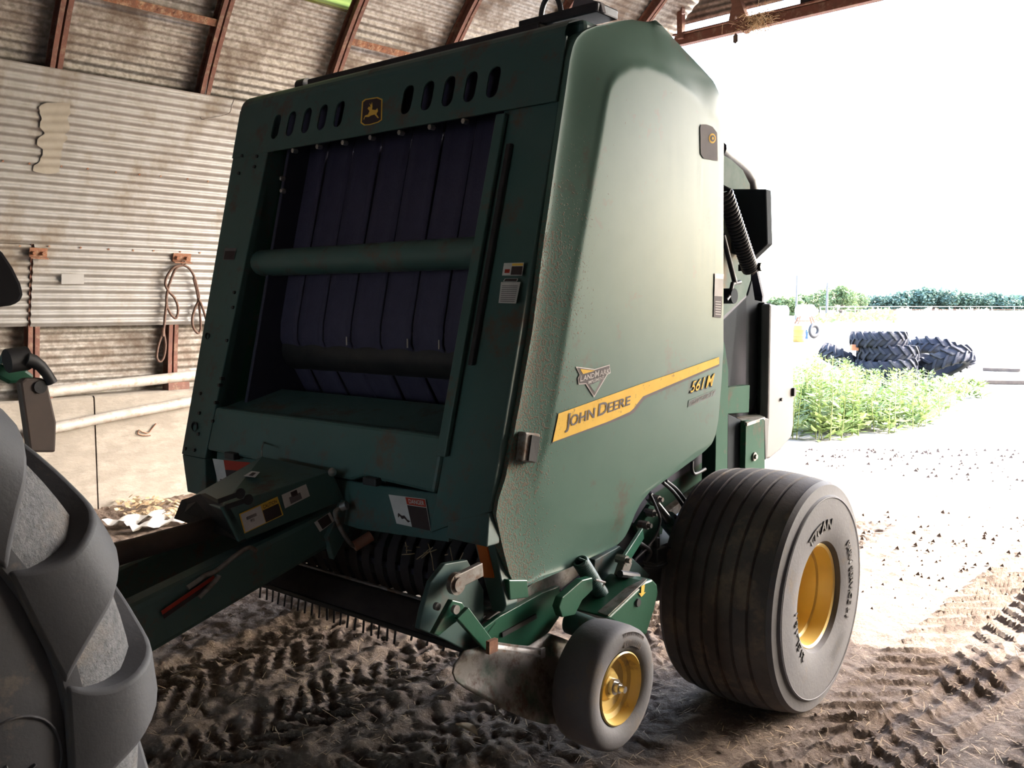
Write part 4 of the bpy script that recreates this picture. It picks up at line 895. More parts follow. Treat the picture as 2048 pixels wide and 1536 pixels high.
# ---- pickup
PZ = .602
mb = MB(); n = 8; G = []
for k in range(n + 1):
    t = k / n; G.append([P3(x, -1.60 + .02 * math.sin(t * PI) * -1 + .08 * t, PZ + .085 * t) for x in (-.98, .90)])
WINDG = mat('worn_dark_sheet', (.034, .029, .032), (.05, .042, .042), rough=.85, spec=.15, scale=8, bump=.1)
mb.grid(G); mb.build('skid_sheet', WINDG, baler, smooth=50, solid=.006)
mb = MB(); mb.tube([P3(-.98, -1.60, PZ), P3(.90, -1.60, PZ)], .010, 8); mb.build('sheet_edge', STEEL_D, baler, smooth=50)
mb = MB(); mb.tube([P3(-.98, -1.525, PZ + .092), P3(.86, -1.525, PZ + .092)], .006, 8); mb.build('guard_rod', STEEL, baler, smooth=50)
tn = MB(); tn.tube([P3(0, 0, .05), P3(0, -.004, .0), P3(.0, -.012, -.07)], .0042, 6); tine_me = tn.mesh('tine')
ts = MB(); ts.tube([P3(0, 0, .03), P3(-.006, -.01, -.022)], .0042, 6); tine_s = ts.mesh('tine')
tine_me.materials.append(STEEL_D); tine_s.materials.append(STEEL_D)
for k in range(22):
    x = -.30 + k * .0415; o = bpy.data.objects.new('tine', tine_me if x < .50 else tine_s); COL.objects.link(o); o.parent = baler; o.location = (x, -1.565, PZ); o.rotation_euler = (random.uniform(-.06, .06), random.uniform(-.05, .05), 0)
for k in range(4):
    o = bpy.data.objects.new('tine', tine_s); COL.objects.link(o); o.parent = baler; o.location = (.60 + k * .075, -1.59, PZ - .004)
mb = MB(); mb.lathe([(-.95, .001), (-.95, .115), (.86, .115), (.86, .001)], 32, 'x', (0, -1.30, .76)); mb.build('pickup_reel', STEEL_D, baler, smooth=40)
for k in range(18):                              # stripper bands round the reel
    x = -.42 + k * .07; mb = MB(); G = []
    for t in np.linspace(-1.9, 1.2, 14): G.append([P3(x - .022, -1.30 - .165 * math.cos(t), .76 + .165 * math.sin(t)), P3(x + .022, -1.30 - .165 * math.cos(t), .76 + .165 * math.sin(t))])
    mb.grid(G); mb.build('stripper_band', WINDG, baler, smooth=60)
mb = MB(); mb.box((-.9, -1.12, .62), (.86, -1.08, 1.05)); mb.build('throat_plate', CHAMBER, baler)
for k in range(14):                              # hay caught in the throat
    x = .42 + random.random() * .36; z = .82 + random.random() * .06; mb = MB(); p_ = P3(x, -1.47, z); d = P3(random.uniform(-.05, .05), -.02, random.uniform(-.10, .02)); mb.tube([p_, p_ + d * .5 + P3(.004, 0, 0), p_ + d], .0018, 4); mb.build('hay_strand', STRAW, baler)
# pickup end plates, arms and levers on the near side
xplate('pickup_end_plate', [(845, 1222), (862, 1165), (890, 1128), (935, 1120), (968, 1180), (968, 1290), (930, 1300), (880, 1275), (838, 1258)], .86, .02, GREEN_D)
mb = MB(); a, b = B(906, 1166, 'x', .90), B(962, 1138, 'x', .90); mb.bar(a, b, .045, .02, up=(1, 0, 0)); mb.build('latch_bar', STEEL, baler, bevel=.003)
mb = MB(); mb.lathe([(0, .034), (.018, .034), (.018, .022), (.026, .022), (.026, .001)], 20, 'x', B(908, 1166, 'x', .89)); mb.build('latch_pivot', STEEL, baler, smooth=35)
xplate('lever_root', [(868, 1268), (905, 1200), (925, 1205), (938, 1228), (905, 1250), (878, 1272)], .92, .02, GREEN)
xplate('lever_arm', [(915, 1238), (938, 1215), (990, 1285), (985, 1305), (970, 1300)], .95, .018, GREEN)
mb = MB(); mb.lathe([(0, .014), (.012, .014), (.012, .001)], 14, 'x', B(908, 1218, 'x', .93)); mb.build('bolt', CHROME, baler)
mb = MB(); mb.lathe([(0, .012), (.012, .012), (.012, .001)], 14, 'x', B(871, 1212, 'x', .88)); mb.build('bolt', STEEL, baler)
a, b = B(984, 1292, 'x', .98), B(1084, 1306, 'x', .98)
for dz in (-.011, .011):
    mb = MB(); mb.bar(a + P3(0, 0, dz), b + P3(0, 0, dz), .007, .008, up=(1, 0, 0)); mb.build('slotted_bar_rail', STEEL, baler)
mb = MB(); mb.bar(b + P3(0, -.012, 0), b + P3(0, .012, 0), .032, .01, up=(1, 0, 0)); mb.build('slotted_bar_end', STEEL, baler); mb = MB(); mb.bar(a + P3(0, -.02, 0), a + P3(0, .02, 0), .04, .014, up=(1, 0, 0)); mb.build('slotted_bar_end', RUSTY, baler)
xplate('pickup_side_plate', [(960, 1262), (1000, 1232), (1085, 1185), (1120, 1172), (1122, 1230), (1100, 1262), (1070, 1300), (985, 1296)], .90, .02, GREEN)
mb = MB(); a, b = B(1004, 1270, 'x', .904), B(1072, 1232, 'x', .904); mb.bar(a, b, .016, .006, up=(1, 0, 0)); mb.build('slot', BLACK, baler)
xplate('pickup_top_rail', [(975, 1240), (1075, 1160), (1180, 1105), (1185, 1130), (1120, 1180), (1000, 1238)], .88, .10, PLATE)
xplate('rail_end', [(1018, 1160), (1055, 1160), (1058, 1195), (1020, 1200)], .93, .03, GREEN)
xplate('belt_guard', [(1118, 1215), (1125, 1195), (1165, 1160), (1185, 1155), (1186, 1180), (1165, 1200), (1150, 1230), (1125, 1235)], 1.0, .03, GREEN)
xplate('mount_plate', [(1190, 1120), (1240, 1092), (1300, 1150), (1285, 1170), (1215, 1215), (1180, 1200)], .92, .03, GREEN_D)
# drive case
dc = [(1215, 1236), (1292, 1163), (1305, 1158), (1315, 1169), (1317, 1187), (1310, 1217), (1293, 1271), (1240, 1251)]
xplate('drive_case', dc, 1.08, .16, GREEN, bevel=.008)
tpx = [(1160, 1216), (1214, 1240), (1293, 1165), (1263, 1150)]
mb = MB(); mb.prism([B(tpx[0][0], tpx[0][1], 'x', .93), B(1216, 1234, 'x', 1.083), B(1294, 1161, 'x', 1.083), B(1262, 1149, 'x', .93)], (0, 0, .006)); mb.build('drive_case_lid', PLATE, baler, bevel=.002)
mb = MB(); mb.lathe([(0, .016), (.006, .014), (.006, .001)], 14, 'x', B(1275, 1205, 'x', 1.081)); mb.build('case_plug', BLACK, baler)
def on_case(px, py, off=.004): return B(px, py, 'x', 1.08 + off)
decal_poly('yellow_arrow', [(1283, 1172), (1290, 1169), (1288, 1185), (1292, 1184), (1283, 1194), (1278, 1187), (1282, 1186)], YDEC, on_case, baler)
mb = MB(); a = B(1140, 1243, 'x', .94); mb.tube([a, P3(1.06, a[1] - .01, a[2] - .005)], .042, 16); mb.build('drive_tube', GREEN_D, baler, smooth=50)
coil('lift_spring', B(1158, 1118, 'x', .95), B(1204, 1192, 'x', .97), .024, .006, 22, GREEN_D)
mb = MB(); a, b = B(1192, 1160, 'x', 1.02), B(1210, 1165, 'x', 1.02); mb.tube([B(1190, 1162, 'x', 1.0), a, b, B(1206, 1172, 'x', 1.02)], .004, 6); mb.build('wire_clip', STEEL, baler)
mb = MB(); a, b = B(1248, 1122, 'x', .98), B(1284, 1066, 'x', .92); mb.bar(a, b, .045, .014, up=(1, 0, 0)); mb.build('lift_link', GREEN, baler, bevel=.003)
mb = MB(); a, b = B(1240, 1155, 'x', .97), B(1252, 1120, 'x', .97); mb.bar(a, b, .05, .03, up=(1, 0, 0)); mb.build('link_foot', STEEL, baler, bevel=.003)
mb = MB(); mb.tube([B(1240, 1148, 'x', 1.0), B(1275, 1153, 'x', 1.0)], .014, 8); mb.build('pivot_pin', STEEL_D, baler)
# rounded deflector plate hanging under the pickup's end
dp = [(941, 1306), (1000, 1290), (1070, 1296), (1110, 1270), (1160, 1290), (1150, 1340), (1134, 1392), (1122, 1420), (1100, 1437), (1070, 1441), (1040, 1434), (990, 1411), (940, 1381), (924, 1366), (918, 1350), (921, 1335)]
pts = [B(px, py, 'x', .96) for px, py in dp]; cz_ = np.mean([q[2] for q in pts])
bm = bmesh.new(); vs = [bm.verts.new(q) for q in pts]; f_ = bm.faces.new(vs); bmesh.ops.triangulate(bm, faces=[f_]); bmesh.ops.subdivide_edges(bm, edges=bm.edges, cuts=6, use_grid_fill=True)
for v in bm.verts: v.co.x += .05 * max(0, (.56 - v.co.z)) / .15 * 1.0 - .03
me = bpy.data.meshes.new('deflector_plate'); bm.to_mesh(me); bm.free(); o = bpy.data.objects.new('deflector_plate', me); COL.objects.link(o); finish(o, PLATE, baler, smooth=50, solid=.006)
# front leg with amber reflector
mb = MB(); mb.prism([B(x, y, 'y', -1.50) for x, y in ((934, 1030), (978, 1030), (1012, 1212), (1005, 1225), (984, 1222))], (0, .06, 0)); mb.build('front_leg', GREEN_D, baler, bevel=.004)
mb = MB(); mb.prism([B(x, y, 'y', -1.506) for x, y in ((943, 1041), (963, 1048), (987, 1156), (967, 1155))], (0, .006, 0)); mb.build('amber_reflector', ODEC, baler)

# ---- tongue
TX = .20
def tb(px, py, x=TX): return B(px, py, 'x', x)
def beam_pts(x):
    a, b = tb(690, 1005, TX), tb(315, 1188, TX); c_, d_ = tb(655, 1100, TX), tb(345, 1285, TX)
    def ext(p, q, y): t = (y - p[1]) / (q[1] - p[1]); return lerp(p, q, t)
    up_ = [ext(a, b, -1.25), ext(a, b, -3.0)]; dn_ = [ext(c_, d_, -3.0), ext(c_, d_, -1.25)]
    return [P3(x, q[1], q[2]) for q in up_ + dn_]
for x in (TX, -TX + .09):
    mb = MB(); mb.prism(beam_pts(x), (-.09, 0, 0)); mb.build('tongue_beam', GREEN_D, baler, bevel=.02)
bp_ = beam_pts(0); zh = (bp_[1][2] + bp_[2][2]) / 2
mb = MB(); mb.box((-.2, -3.08, zh - .07), (.2, -2.92, zh + .05)); mb.build('hitch_head', STEEL_D, baler, bevel=.01)
mb = MB(); mb.box((-.05, -3.32, zh - .04), (.05, -3.0, zh + .0)); mb.build('hitch_clevis', STEEL_D, baler, bevel=.01)
# driveline hood
A1, B1, C1, D1 = tb(384, 992, -TX), tb(524, 912, -TX), tb(664, 942), tb(442, 1014); E1, F1 = tb(478, 1085), tb(690, 1000)
mb = MB(); mb.prism([A1, D1, C1, B1], (0, 0, -.012)); hood = mb.build('driveline_hood', GREEN_D, baler, bevel=.006)
mb = MB(); mb.prism([D1, E1, F1, C1], (-.012, 0, 0)); mb.build('hood_side', GREEN_D, baler, bevel=.004)
mb = MB(); mb.prism([P3(-TX, *A1[1:]), P3(-TX, E1[1] + .0, E1[2] + .02), P3(-TX, F1[1], F1[2]), B1], (.012, 0, 0)); mb.build('hood_side', GREEN_D, baler, bevel=.004)
mb = MB(); mb.prism([tb(363, 1000, -TX - .01), tb(400, 988, 0), D1 + P3(0, .01, 0), E1 + P3(0, .01, 0), P3(-TX, E1[1], E1[2] + .02)], (0, .02, 0)); mb.build('hood_rubber', BLACK, baler)
mb = MB(); a, b = tb(270, 1098, 0), tb(470, 1042, 0); d = (a - b) / np.linalg.norm(a - b); mb.tube([a + d * .45, a + d * .2, a, b, b - d * .3], [.035, .042, .036, .036, .036], 16); mb.build('drive_shaft', mat('shaft_guard', (.05, .036, .032), (.08, .055, .045), rough=.7, scale=9), baler, smooth=40)
def on_hood(px, py, off=.003): return tb(px, py, TX + off)
def on_top(px, py, off=.003):
    n = np.cross(D1 - A1, B1 - A1); n /= np.linalg.norm(n); n = n if n[2] > 0 else -n
    nw = n[0] * BU + n[1] * BV + n[2] * BW; return to_baler(hit(px, py, nw, from_baler(A1) @ nw + off))
cq = ((489, 1067), (567, 1030), (555, 993), (478, 1028))
s_ = sticker(cq, [(.03, .04, .55, .94, WDEC), (.56, .04, .97, .66, BDEC), (.14, .55, .4, .7, GDEC), (.22, .35, .32, .5, GDEC)], base=YDEC, fn=on_hood, o0=.004)
decal_text('caution_word', [('CAUTION', 1)], inq(cq, .60, .72, .95, .90), BDEC, on_hood, s_, off=.007, bold=.01)
sticker(((570, 1017), (620, 992), (612, 968), (563, 990)), [(.25, .1, .7, .6, GDEC), (.35, .5, .6, .9, BDEC)], fn=on_hood, o0=.004)
sticker(((640, 1064), (669, 1042), (660, 1024), (628, 1045)), [(.2, .05, .85, .95, BDEC)], fn=on_hood, o0=.016)
sticker(((487, 952), (510, 955), (520, 944), (503, 942)), [(.3, .2, .7, .8, BDEC)], fn=on_top, o0=.004)
for q in ((436, 1001, 480, 985), (452, 1012, 496, 997)):
    mb = MB(); a, b = on_hood(q[0], q[1] + 2, .001), on_hood(q[2], q[3] + 2, .001); mb.bar(a, b, .016, .004, up=(1, 0, 0)); mb.lathe([(0, .018), (.003, .018), (.003, .001)], 14, 'x', b); mb.build('keyhole', BLACK, baler)
c = tb(663, 944, TX); mb = MB(); mb.lathe([(0, .001), (0, .016), (.012, .014), (.016, .001)], 12, 'x', c); mb.build('bolt', CHROME, baler, smooth=40)
mb = MB(); mb.tube([on_top(524, 912, 0), on_top(524, 912, 0) + P3(0, 0, .03), on_top(532, 880, .0) + P3(0, .0, .02)], .003, 5); mb.build('wire', STEEL, baler)
hose([(375, 1176), (398, 1160), (412, 1150), (432, 1142), (470, 1112), (492, 1097), (503, 1096), (512, 1102)], TX + .02, .008, STEEL, 'stand_rod')
hose([(438, 1150), (432, 1160), (398, 1195)], TX + .03, .008, STEEL, 'stand_rod')
sticker(((328, 1238), (432, 1165), (428, 1150), (322, 1222)), [(.0, .0, .95, .5, BDEC)], base=RDEC, fn=on_hood, o0=.012)
hose([(690, 1013), (674, 1020), (671, 1030), (682, 1058), (700, 1086), (710, 1092)], TX + .04, .009, STEEL, 'jack_crank')
mb = MB(); mb.tube([tb(708, 1093, TX + .04), tb(742, 1072, TX + .06)], .020, 12); mb.build('crank_grip', mat('faded_orange_grip', (.22, .12, .09), (.30, .10, .05), rough=.6), baler, smooth=40)
mb = MB(); mb.tube([tb(683, 1014, TX + .04), tb(694, 1010, TX + .06)], .016, 10); mb.build('crank_knob', STEEL, baler, smooth=40)
xplate('jack_plate', [(655, 1075), (690, 1000), (700, 1060), (668, 1120)], TX + .02, .03, GREEN_D)
mb = MB(); mb.prism([P3(-.25, -1.42, .80), P3(.28, -1.42, .80), P3(.28, -1.42, 1.06), P3(-.25, -1.42, 1.06)], (0, .2, 0)); mb.build('tongue_root', GREEN_D, baler, bevel=.01)

# ------------------------------------------------------------------ the tractor that pulls it
tractor = empty('tractor', tuple((-2.80) * BU + .025 * BV), -TH); tag(tractor, 'tractor rear with a large lugged wheel hitched to the baler', 'tractor')
TR, TRB, TH2 = .855, .50, .225                   # carcass crown radius, bead radius, half width
def trac_wheel(sign):
    c = P3(sign * .945, 0, .895)
    pr = [(.17, TRB), (.195, TRB + .02), (.212, TRB + .08), (.220, .64), (.218, .685), (.232, .692), (.236, .72), (.229, .750), (.214, .80), (.178, .840), (.09, .855), (0, .860)]
    pr = pr + [(-x, r) for x, r in pr[-2::-1]]
    mb = MB(); mb.lathe(pr, 120, 'x'); o = mb.build('wheel_tire', [TRAC, TRAC_V], tractor, smooth=35); o.location = tuple(c)
    for pl_ in o.data.polygons:
        if math.hypot(pl_.center.y, pl_.center.z) > .722: pl_.material_index = 1
    # one lug: from the crown over the shoulder and down the sidewall
    path = [(-.015, .858, .30), (.06, .856, .215), (.13, .850, .135), (.18, .836, .07), (.214, .802, .03), (.226, .764, .006), (.233, .724, -.010), (.234, .694, -.02)]
    hts = [.038, .038, .038, .042, .036, .026, .012, .001]; wid = [.075, .078, .092, .118, .145, .175, .215, .255]; tp = [.055, .058, .070, .095, .120, .145, .190, .245]
    nrm = [(0, 1), (0.05, 1), (.15, 1), (.45, .9), (.85, .5), (1, .2), (1, .08), (1, .0)]
    rowd = [np.array([*p_, h, w, tw, *n_]) for p_, h, w, tw, n_ in zip(path, hts, wid, tp, nrm)]; rowd = spline(rowd, 3); path = rowd
    vs = []
    for (x, r, a, h, w, tw, nx, nr) in rowd:
        L_ = math.hypot(nx, nr); nx, nr = nx / L_, nr / L_
        for (dw, hh) in ((-w / 2, -.012), (-tw / 2, h), (tw / 2, h), (w / 2, -.012)):
            aa = a + dw / r; rr = r + nr * hh; vs.append(P3(x + nx * hh, rr * math.cos(aa), rr * math.sin(aa)))
    n = len(path); fs = [(i * 4 + k, i * 4 + k + 1, (i + 1) * 4 + k + 1, (i + 1) * 4 + k) for i in range(n - 1) for k in range(3)] + [(0, 1, 2, 3), ((n - 1) * 4 + 3, (n - 1) * 4 + 2, (n - 1) * 4 + 1, (n - 1) * 4)]
    L1 = MB(); L1.add(vs, fs); me1 = L1.mesh('lug'); me1.materials.append(TRAC); me1.polygons.foreach_set('use_smooth', [True] * len(me1.polygons)); me1.set_sharp_from_angle(angle=math.radians(50))
    L2 = MB(); L2.add([(-x, y, z) for x, y, z in vs], fs); me2 = L2.mesh('lug'); me2.materials.append(TRAC); me2.polygons.foreach_set('use_smooth', [True] * len(me2.polygons)); me2.set_sharp_from_angle(angle=math.radians(50))
    for k in range(18):
        for me_, ph in ((me1, 0.), (me2, .5)):
            g = bpy.data.objects.new('lug', me_); COL.objects.link(g); g.parent = o; g.rotation_euler = (2 * PI * (k + ph + .12) / 18, 0, 0)
            md = g.modifiers.new('edges', 'BEVEL'); md.width = .010; md.segments = 3; md.limit_method = 'ANGLE'; md.angle_limit = math.radians(30)
    mb = MB(); mb.lathe([(sign * .185, TRB + .02), (sign * .19, TRB), (sign * .15, TRB - .03), (sign * .06, TRB - .05), (sign * .02, .30), (sign * .03, .10), (sign * .08, .09), (sign * .08, .001)], 64, 'x'); mb.build('rim', YEL, o, smooth=35)
    return o
tw1 = trac_wheel(1); tw2 = trac_wheel(-1)
def sw2(r): return float(np.interp(r, [.50, .52, .58, .64, .685], [.17, .195, .212, .220, .218])) + .001
for (r_, a_, rad) in ((.60, .02, .075), (.60, .02, .066)):   # moulded oval and letter outlines on the sidewall
    mb = MB(); mb.tube([P3(sw2(r_ + rad * 1.0 * math.cos(t)), (r_ + rad * math.cos(t)) * math.cos(a_ + rad * 1.15 * math.sin(t) / r_), (r_ + rad * math.cos(t)) * math.sin(a_ + rad * 1.15 * math.sin(t) / r_)) for t in np.linspace(0, 2 * PI, 40)], .003, 6, caps=False)
    if rad > .07: mb.build('moulded_ring', TRAC, tw1, smooth=60)
def moulded(strokes):
    for st in strokes:
        mb = MB(); mb.tube([P3(sw2(r_), r_ * math.cos(a_), r_ * math.sin(a_)) for r_, a_ in st], .003, 6); mb.build('moulded_letter', TRAC, tw1, smooth=60)
moulded([[(.54, -.20), (.60, -.21), (.665, -.215), (.668, -.26), (.645, -.262), (.655, -.32), (.63, -.37), (.58, -.385), (.53, -.38)], [(.54, -.26), (.605, -.27), (.612, -.30), (.59, -.325), (.54, -.325)], [(.56, -.02), (.585, .03), (.60, -.03), (.63, .01)]])
# fender tail, axle, lift frame, lever bracket and hose behind the seat
def T(px, py, x): p = to_baler(hit(px, py, BU, x - 2.80)); return P3(p[0], p[1] + V0 - .025, p[2])
mb = MB(); mb.prism([T(x, y, .98) for x, y in ((-260, 400), (-120, 430), (-20, 480), (8, 505), (28, 535), (44, 568), (49, 590), (42, 604), (25, 611), (-20, 617), (-260, 640))], (-.34, 0, 0)); mb.build('fender', mat('black_fender', (.008, .007, .008), (.012, .011, .012), rough=.9, spec=.08), tractor, bevel=.02)
mb = MB(); mb.tube([P3(-.8, 0, .895), P3(.8, 0, .895)], .13, 16); mb.build('rear_axle', GREEN_D, tractor, smooth=40)
mb = MB(); mb.box((-.28, -1.6, .62), (.28, .28, 1.25)); mb.build('transmission_case', GREEN_D, tractor, bevel=.03)
mb = MB(); mb.box((-.05, .1, zh - .085), (.05, .70, zh - .042)); mb.build('drawbar', STEEL_D, tractor, bevel=.006)
mb = MB(); mb.box((-.06, .2, zh - .06), (.06, .34, .70)); mb.build('drawbar_support', STEEL_D, tractor)
mb = MB(); mb.prism([T(x, y, .42) for x, y in ((40, 765), (52, 756), (86, 756), (96, 765), (114, 845), (112, 905), (60, 905))], (-.03, 0, 0)); mb.build('lift_plate', mat('brown_plate', (.085, .06, .05), (.06, .045, .04), rough=.7), tractor, bevel=.006)
mb = MB(); mb.lathe([(.0, .001), (.0, .016), (.004, .016), (.004, .001)], 14, 'x', T(80, 774, .42)); mb.build('lift_plate_hole', BLACK, tractor)
mb = MB(); mb.prism([T(x, y, .36) for x, y in ((-12, 752), (4, 725), (20, 738), (52, 738), (72, 752), (60, 765), (20, 768))], (-.08, 0, 0)); mb.build('coupler_block', GREEN, tractor, bevel=.008)
mb = MB(); mb.tube([T(8, 728, .36), T(12, 702, .36)], [.016, .008], 8); mb.build('coupler_pin', GREEN_D, tractor)
mb = MB(); mb.tube([T(14, 722, .40), T(55, 716, .40)], .030, 12); mb.build('coupler_body', BLACK, tractor, smooth=40)
mb = MB(); mb.tube([T(x, y, .42) for x, y in ((52, 718), (66, 722), (82, 733), (94, 748), (104, 766))], [.018, .017, .014, .013, .014], 10); mb.build('lever', BLACK, tractor, smooth=50)

# ------------------------------------------------------------------ things along the wall
def pipe(name, a, b, t, r, label):
    A, Bq = shp(*a, 't', t), shp(*b, 't', t); mb = MB(); A, Bq = shed(*A), shed(*Bq)
    mb.tube([A, lerp(A, Bq, .33) + np.array([0, 0, .004]), lerp(A, Bq, .66) - np.array([0, 0, .003]), Bq], r, 18); o = mb.build(name, PIPEM, None, smooth=40); return tag(o, label, 'pipe')
pipe('steel_pipe', (40, 791), (500, 737), 7.93, .046, 'pale steel pipe lying along the top of the concrete wall')
pipe('steel_pipe', (60, 866), (500, 779), 7.81, .043, 'pale steel pipe slanting across the face of the concrete wall')
def zt(pts): return [(x / 2.926, 450 + y / 2.926) for x, y in pts]
cab = empty('cable_sling'); tag(cab, 'rusty looped wire cable sling hanging on the wall', 'cable')
c0_ = shed(*liner_pt(365, 525, .03)); cab.location = tuple(c0_)
def cab_strand(pts, off=.03, r=.011, nm='strand'):
    mb = MB(); mb.tube(spline([shed(*liner_pt(x, y, off + .004 * math.sin(i))) - c0_ for i, (x, y) in enumerate(zt(pts))]), r, 8); return mb.build(nm, ROPE, cab, smooth=60)
cab_strand([(1075, 235), (1020, 246), (980, 295), (967, 345), (985, 385), (1020, 425), (1040, 475), (1040, 520), (1025, 545), (995, 515), (974, 455), (980, 385), (1000, 320), (1025, 260), (1050, 238)])
cab_strand([(974, 455), (966, 530), (957, 610), (930, 690), (917, 760), (925, 793), (942, 797), (960, 765), (968, 700), (960, 640), (955, 605)], .035)
cab_strand([(1075, 235), (1108, 255), (1135, 300), (1152, 360), (1164, 430), (1140, 490), (1125, 550), (1132, 600), (1158, 633), (1174, 605), (1170, 520), (1162, 450), (1150, 380), (1132, 310)], .032)
cab_strand([(1162, 430), (1180, 470), (1200, 530), (1225, 620)], .04)
cab_strand([(955, 600), (952, 650)], .036, .017, 'ferrule'); cab_strand([(1068, 205), (1062, 222), (1075, 240), (1085, 222), (1072, 205)], .03, .005, 'tie_wire')
def wire_on(name, pix, off, r, label, m=RUSTY, cat='wire'):
    P = [shed(*liner_pt(x, y, off)) for x, y in pix]; o = empty(name, tuple(P[0])); mb = MB(); mb.tube(spline([p - P[0] for p in P]), r, 6); mb.build('strand', m, o, smooth=60); return tag(o, label, cat)
P_ = [shed(*shp(x, y, 's', RIB0 + RIBD)) for x, y in ((425, 55), (425, 75), (420, 130), (408, 200), (402, 225))] 
P_ += [shed(*liner_pt(x, y, .02)) for x, y in ((404, 239), (430, 234), (458, 227), (464, 210), (469, 198))]
mb = MB(); mb.tube(spline(P_, 4), .004, 6); o = mb.build('hanging_wire', STEEL, None, smooth=60); tag(o, 'thin bent wire dangling from a red rib', 'wire')
P_ = [shed(*shp(x, y, 't', T_CON - .012)) for x, y in ((312, 847), (303, 858), (296, 866), (285, 864), (278, 860), (276, 868), (288, 871), (301, 871))]
mb = MB(); mb.tube(spline(P_, 4), .005, 6); o = mb.build('wire_hook', RUSTY, None, smooth=60); tag(o, 'bent rusty wire hook sticking out of the concrete wall', 'hook')
mb = MB(); mb.grid([[shed(*liner_pt(x, y, .012)) for x in (123, 145, 168)] for y in (548, 552, 556, 560, 564, 568)]); mb.build('paper_scrap', mat('faded_paper', (.30, .295, .29), (.26, .255, .25), rough=.8), wall_l)
# scraps on the floor by the wall
def floor_z(P): return float(floor_height(np.array([P @ SS]), np.array([P @ ST]))[0])
for k, (x, y) in enumerate(((285, 1042), (330, 1050))):
    c = gnd(x, y, .03); mb = MB(); G = []
    for i in range(12):
        G.append([c + SS * (i - 6) * .045 + ST * (j - 2) * .05 + np.array([0, 0, .03 + .03 * math.sin(i * 1.3 + j) * math.cos(j * 2.1 + k)]) for j in range(5)])
    mb.grid(G); o = mb.build('plastic_sheet', PLASTIC, None, smooth=50); tag(o, 'crumpled white plastic film on the dirt beside the concrete wall', 'plastic', 'plastic film by the wall')
mb = MB()
for k in range(150):
    c = gnd(random.uniform(235, 372), random.uniform(1006, 1040), .02); a = random.uniform(0, PI); L_ = random.uniform(.03, .13); d = np.array([math.cos(a), math.sin(a), random.uniform(-.1, .3)]) * L_; w = np.array([-math.sin(a), math.cos(a), 0]) * random.uniform(.006, .02); z = np.array([0, 0, random.uniform(0, .05)])
    mb.add([c + z - w, c + z + d * .5 - w + np.array([0, 0, .01]), c + z + d, c + z + d * .5 + w + np.array([0, 0, .01]), c + z + w], [(0, 1, 3, 4), (1, 2, 3)])
o = mb.build('husk_litter', STRAW, None); tag(o, 'dry corn husks and chaff heaped along the wall base', 'litter', kind='stuff')
# straw trodden into the floor
mb = MB(); rs = random.Random(11)
cand = []
for k in range(1700):
    x, y = rs.uniform(-60, 2100), 1180 + 370 * rs.random() ** .8
    P = gnd(x, y, 0); s_, t_ = P @ SS, P @ ST
    if not (-1.5 < t_ < 7.6 and -.5 < s_ < 9.1): continue
    cand.append(P)
HS = floor_height(np.array([p @ SS for p in cand]), np.array([p @ ST for p in cand]))
for P, h in zip(cand, HS):
    a = rs.uniform(0, PI); L_ = rs.uniform(.01, .06) * (1 if rs.random() < .93 else 2.2); d = np.array([math.cos(a), math.sin(a), rs.uniform(-.05, .2)]) * L_; w = np.array([-math.sin(a), math.cos(a), 0]) * .0013; c = P + np.array([0, 0, h + .004])
    mb.add([c - w, c + d - w, c + d + w, c + w], [(0, 1, 2, 3)])
o = mb.build('straw_litter', STRAW, None); tag(o, 'short bits of straw scattered over the dirt floor', 'straw', kind='stuff')
mc = MB(); rc = random.Random(21); cand = []
for k in range(4200):
    x, y = rc.uniform(-60, 2110), 1165 + 390 * rc.random() ** .7; P = gnd(x, y, 0); s_, t_ = P @ SS, P @ ST
    if -1.5 < t_ < 7.6 and -.5 < s_ < 7: cand.append(P)
HS = floor_height(np.array([p @ SS for p in cand]), np.array([p @ ST for p in cand]))
for P, h in zip(cand, HS):
    r_ = .004 + .016 * rc.random() ** 3; c = P + np.array([0, 0, h - .018 + r_ * .3]); vs = [c + r_ * np.array([math.cos(a) * rc.uniform(.6, 1.2), math.sin(a) * rc.uniform(.6, 1.2), -.5]) for a in (0, 1.26, 2.5, 3.8, 5.0)] + [c + r_ * .75 * np.array([math.cos(a + .6) * rc.uniform(.5, 1), math.sin(a + .6) * rc.uniform(.5, 1), rc.uniform(.3, 1.0)]) for a in (0, 2.1, 4.2)]
    mc.add(vs, [(5, 6, 7), (0, 1, 5), (1, 6, 5), (1, 2, 6), (2, 3, 6), (3, 7, 6), (3, 4, 7), (4, 0, 7), (0, 5, 7)])
o = mc.build('dirt_clods', DIRT, None); tag(o, 'small crumbled dirt clods littering the shed floor', 'dirt', kind='stuff')
c = gnd(925, 1478, .0); c[2] = floor_z(c) + .012; mb = MB(); G = []
for i in range(8):
    t = i / 7; wv = .020 * math.sin(PI * t) ** .8 + .001; ax = c + np.array([-.03 + .09 * t, .06 - .10 * t, .015 * math.sin(t * 3)]); G.append([ax + np.array([wv, wv * .7, .006]), ax, ax - np.array([wv, wv * .7, -.006])])
mb.grid(G); o = mb.build('dry_leaf', STRAW, None, smooth=60, solid=.001); tag(o, 'curled dry leaf on the dirt in front of the deflector plate', 'leaf')
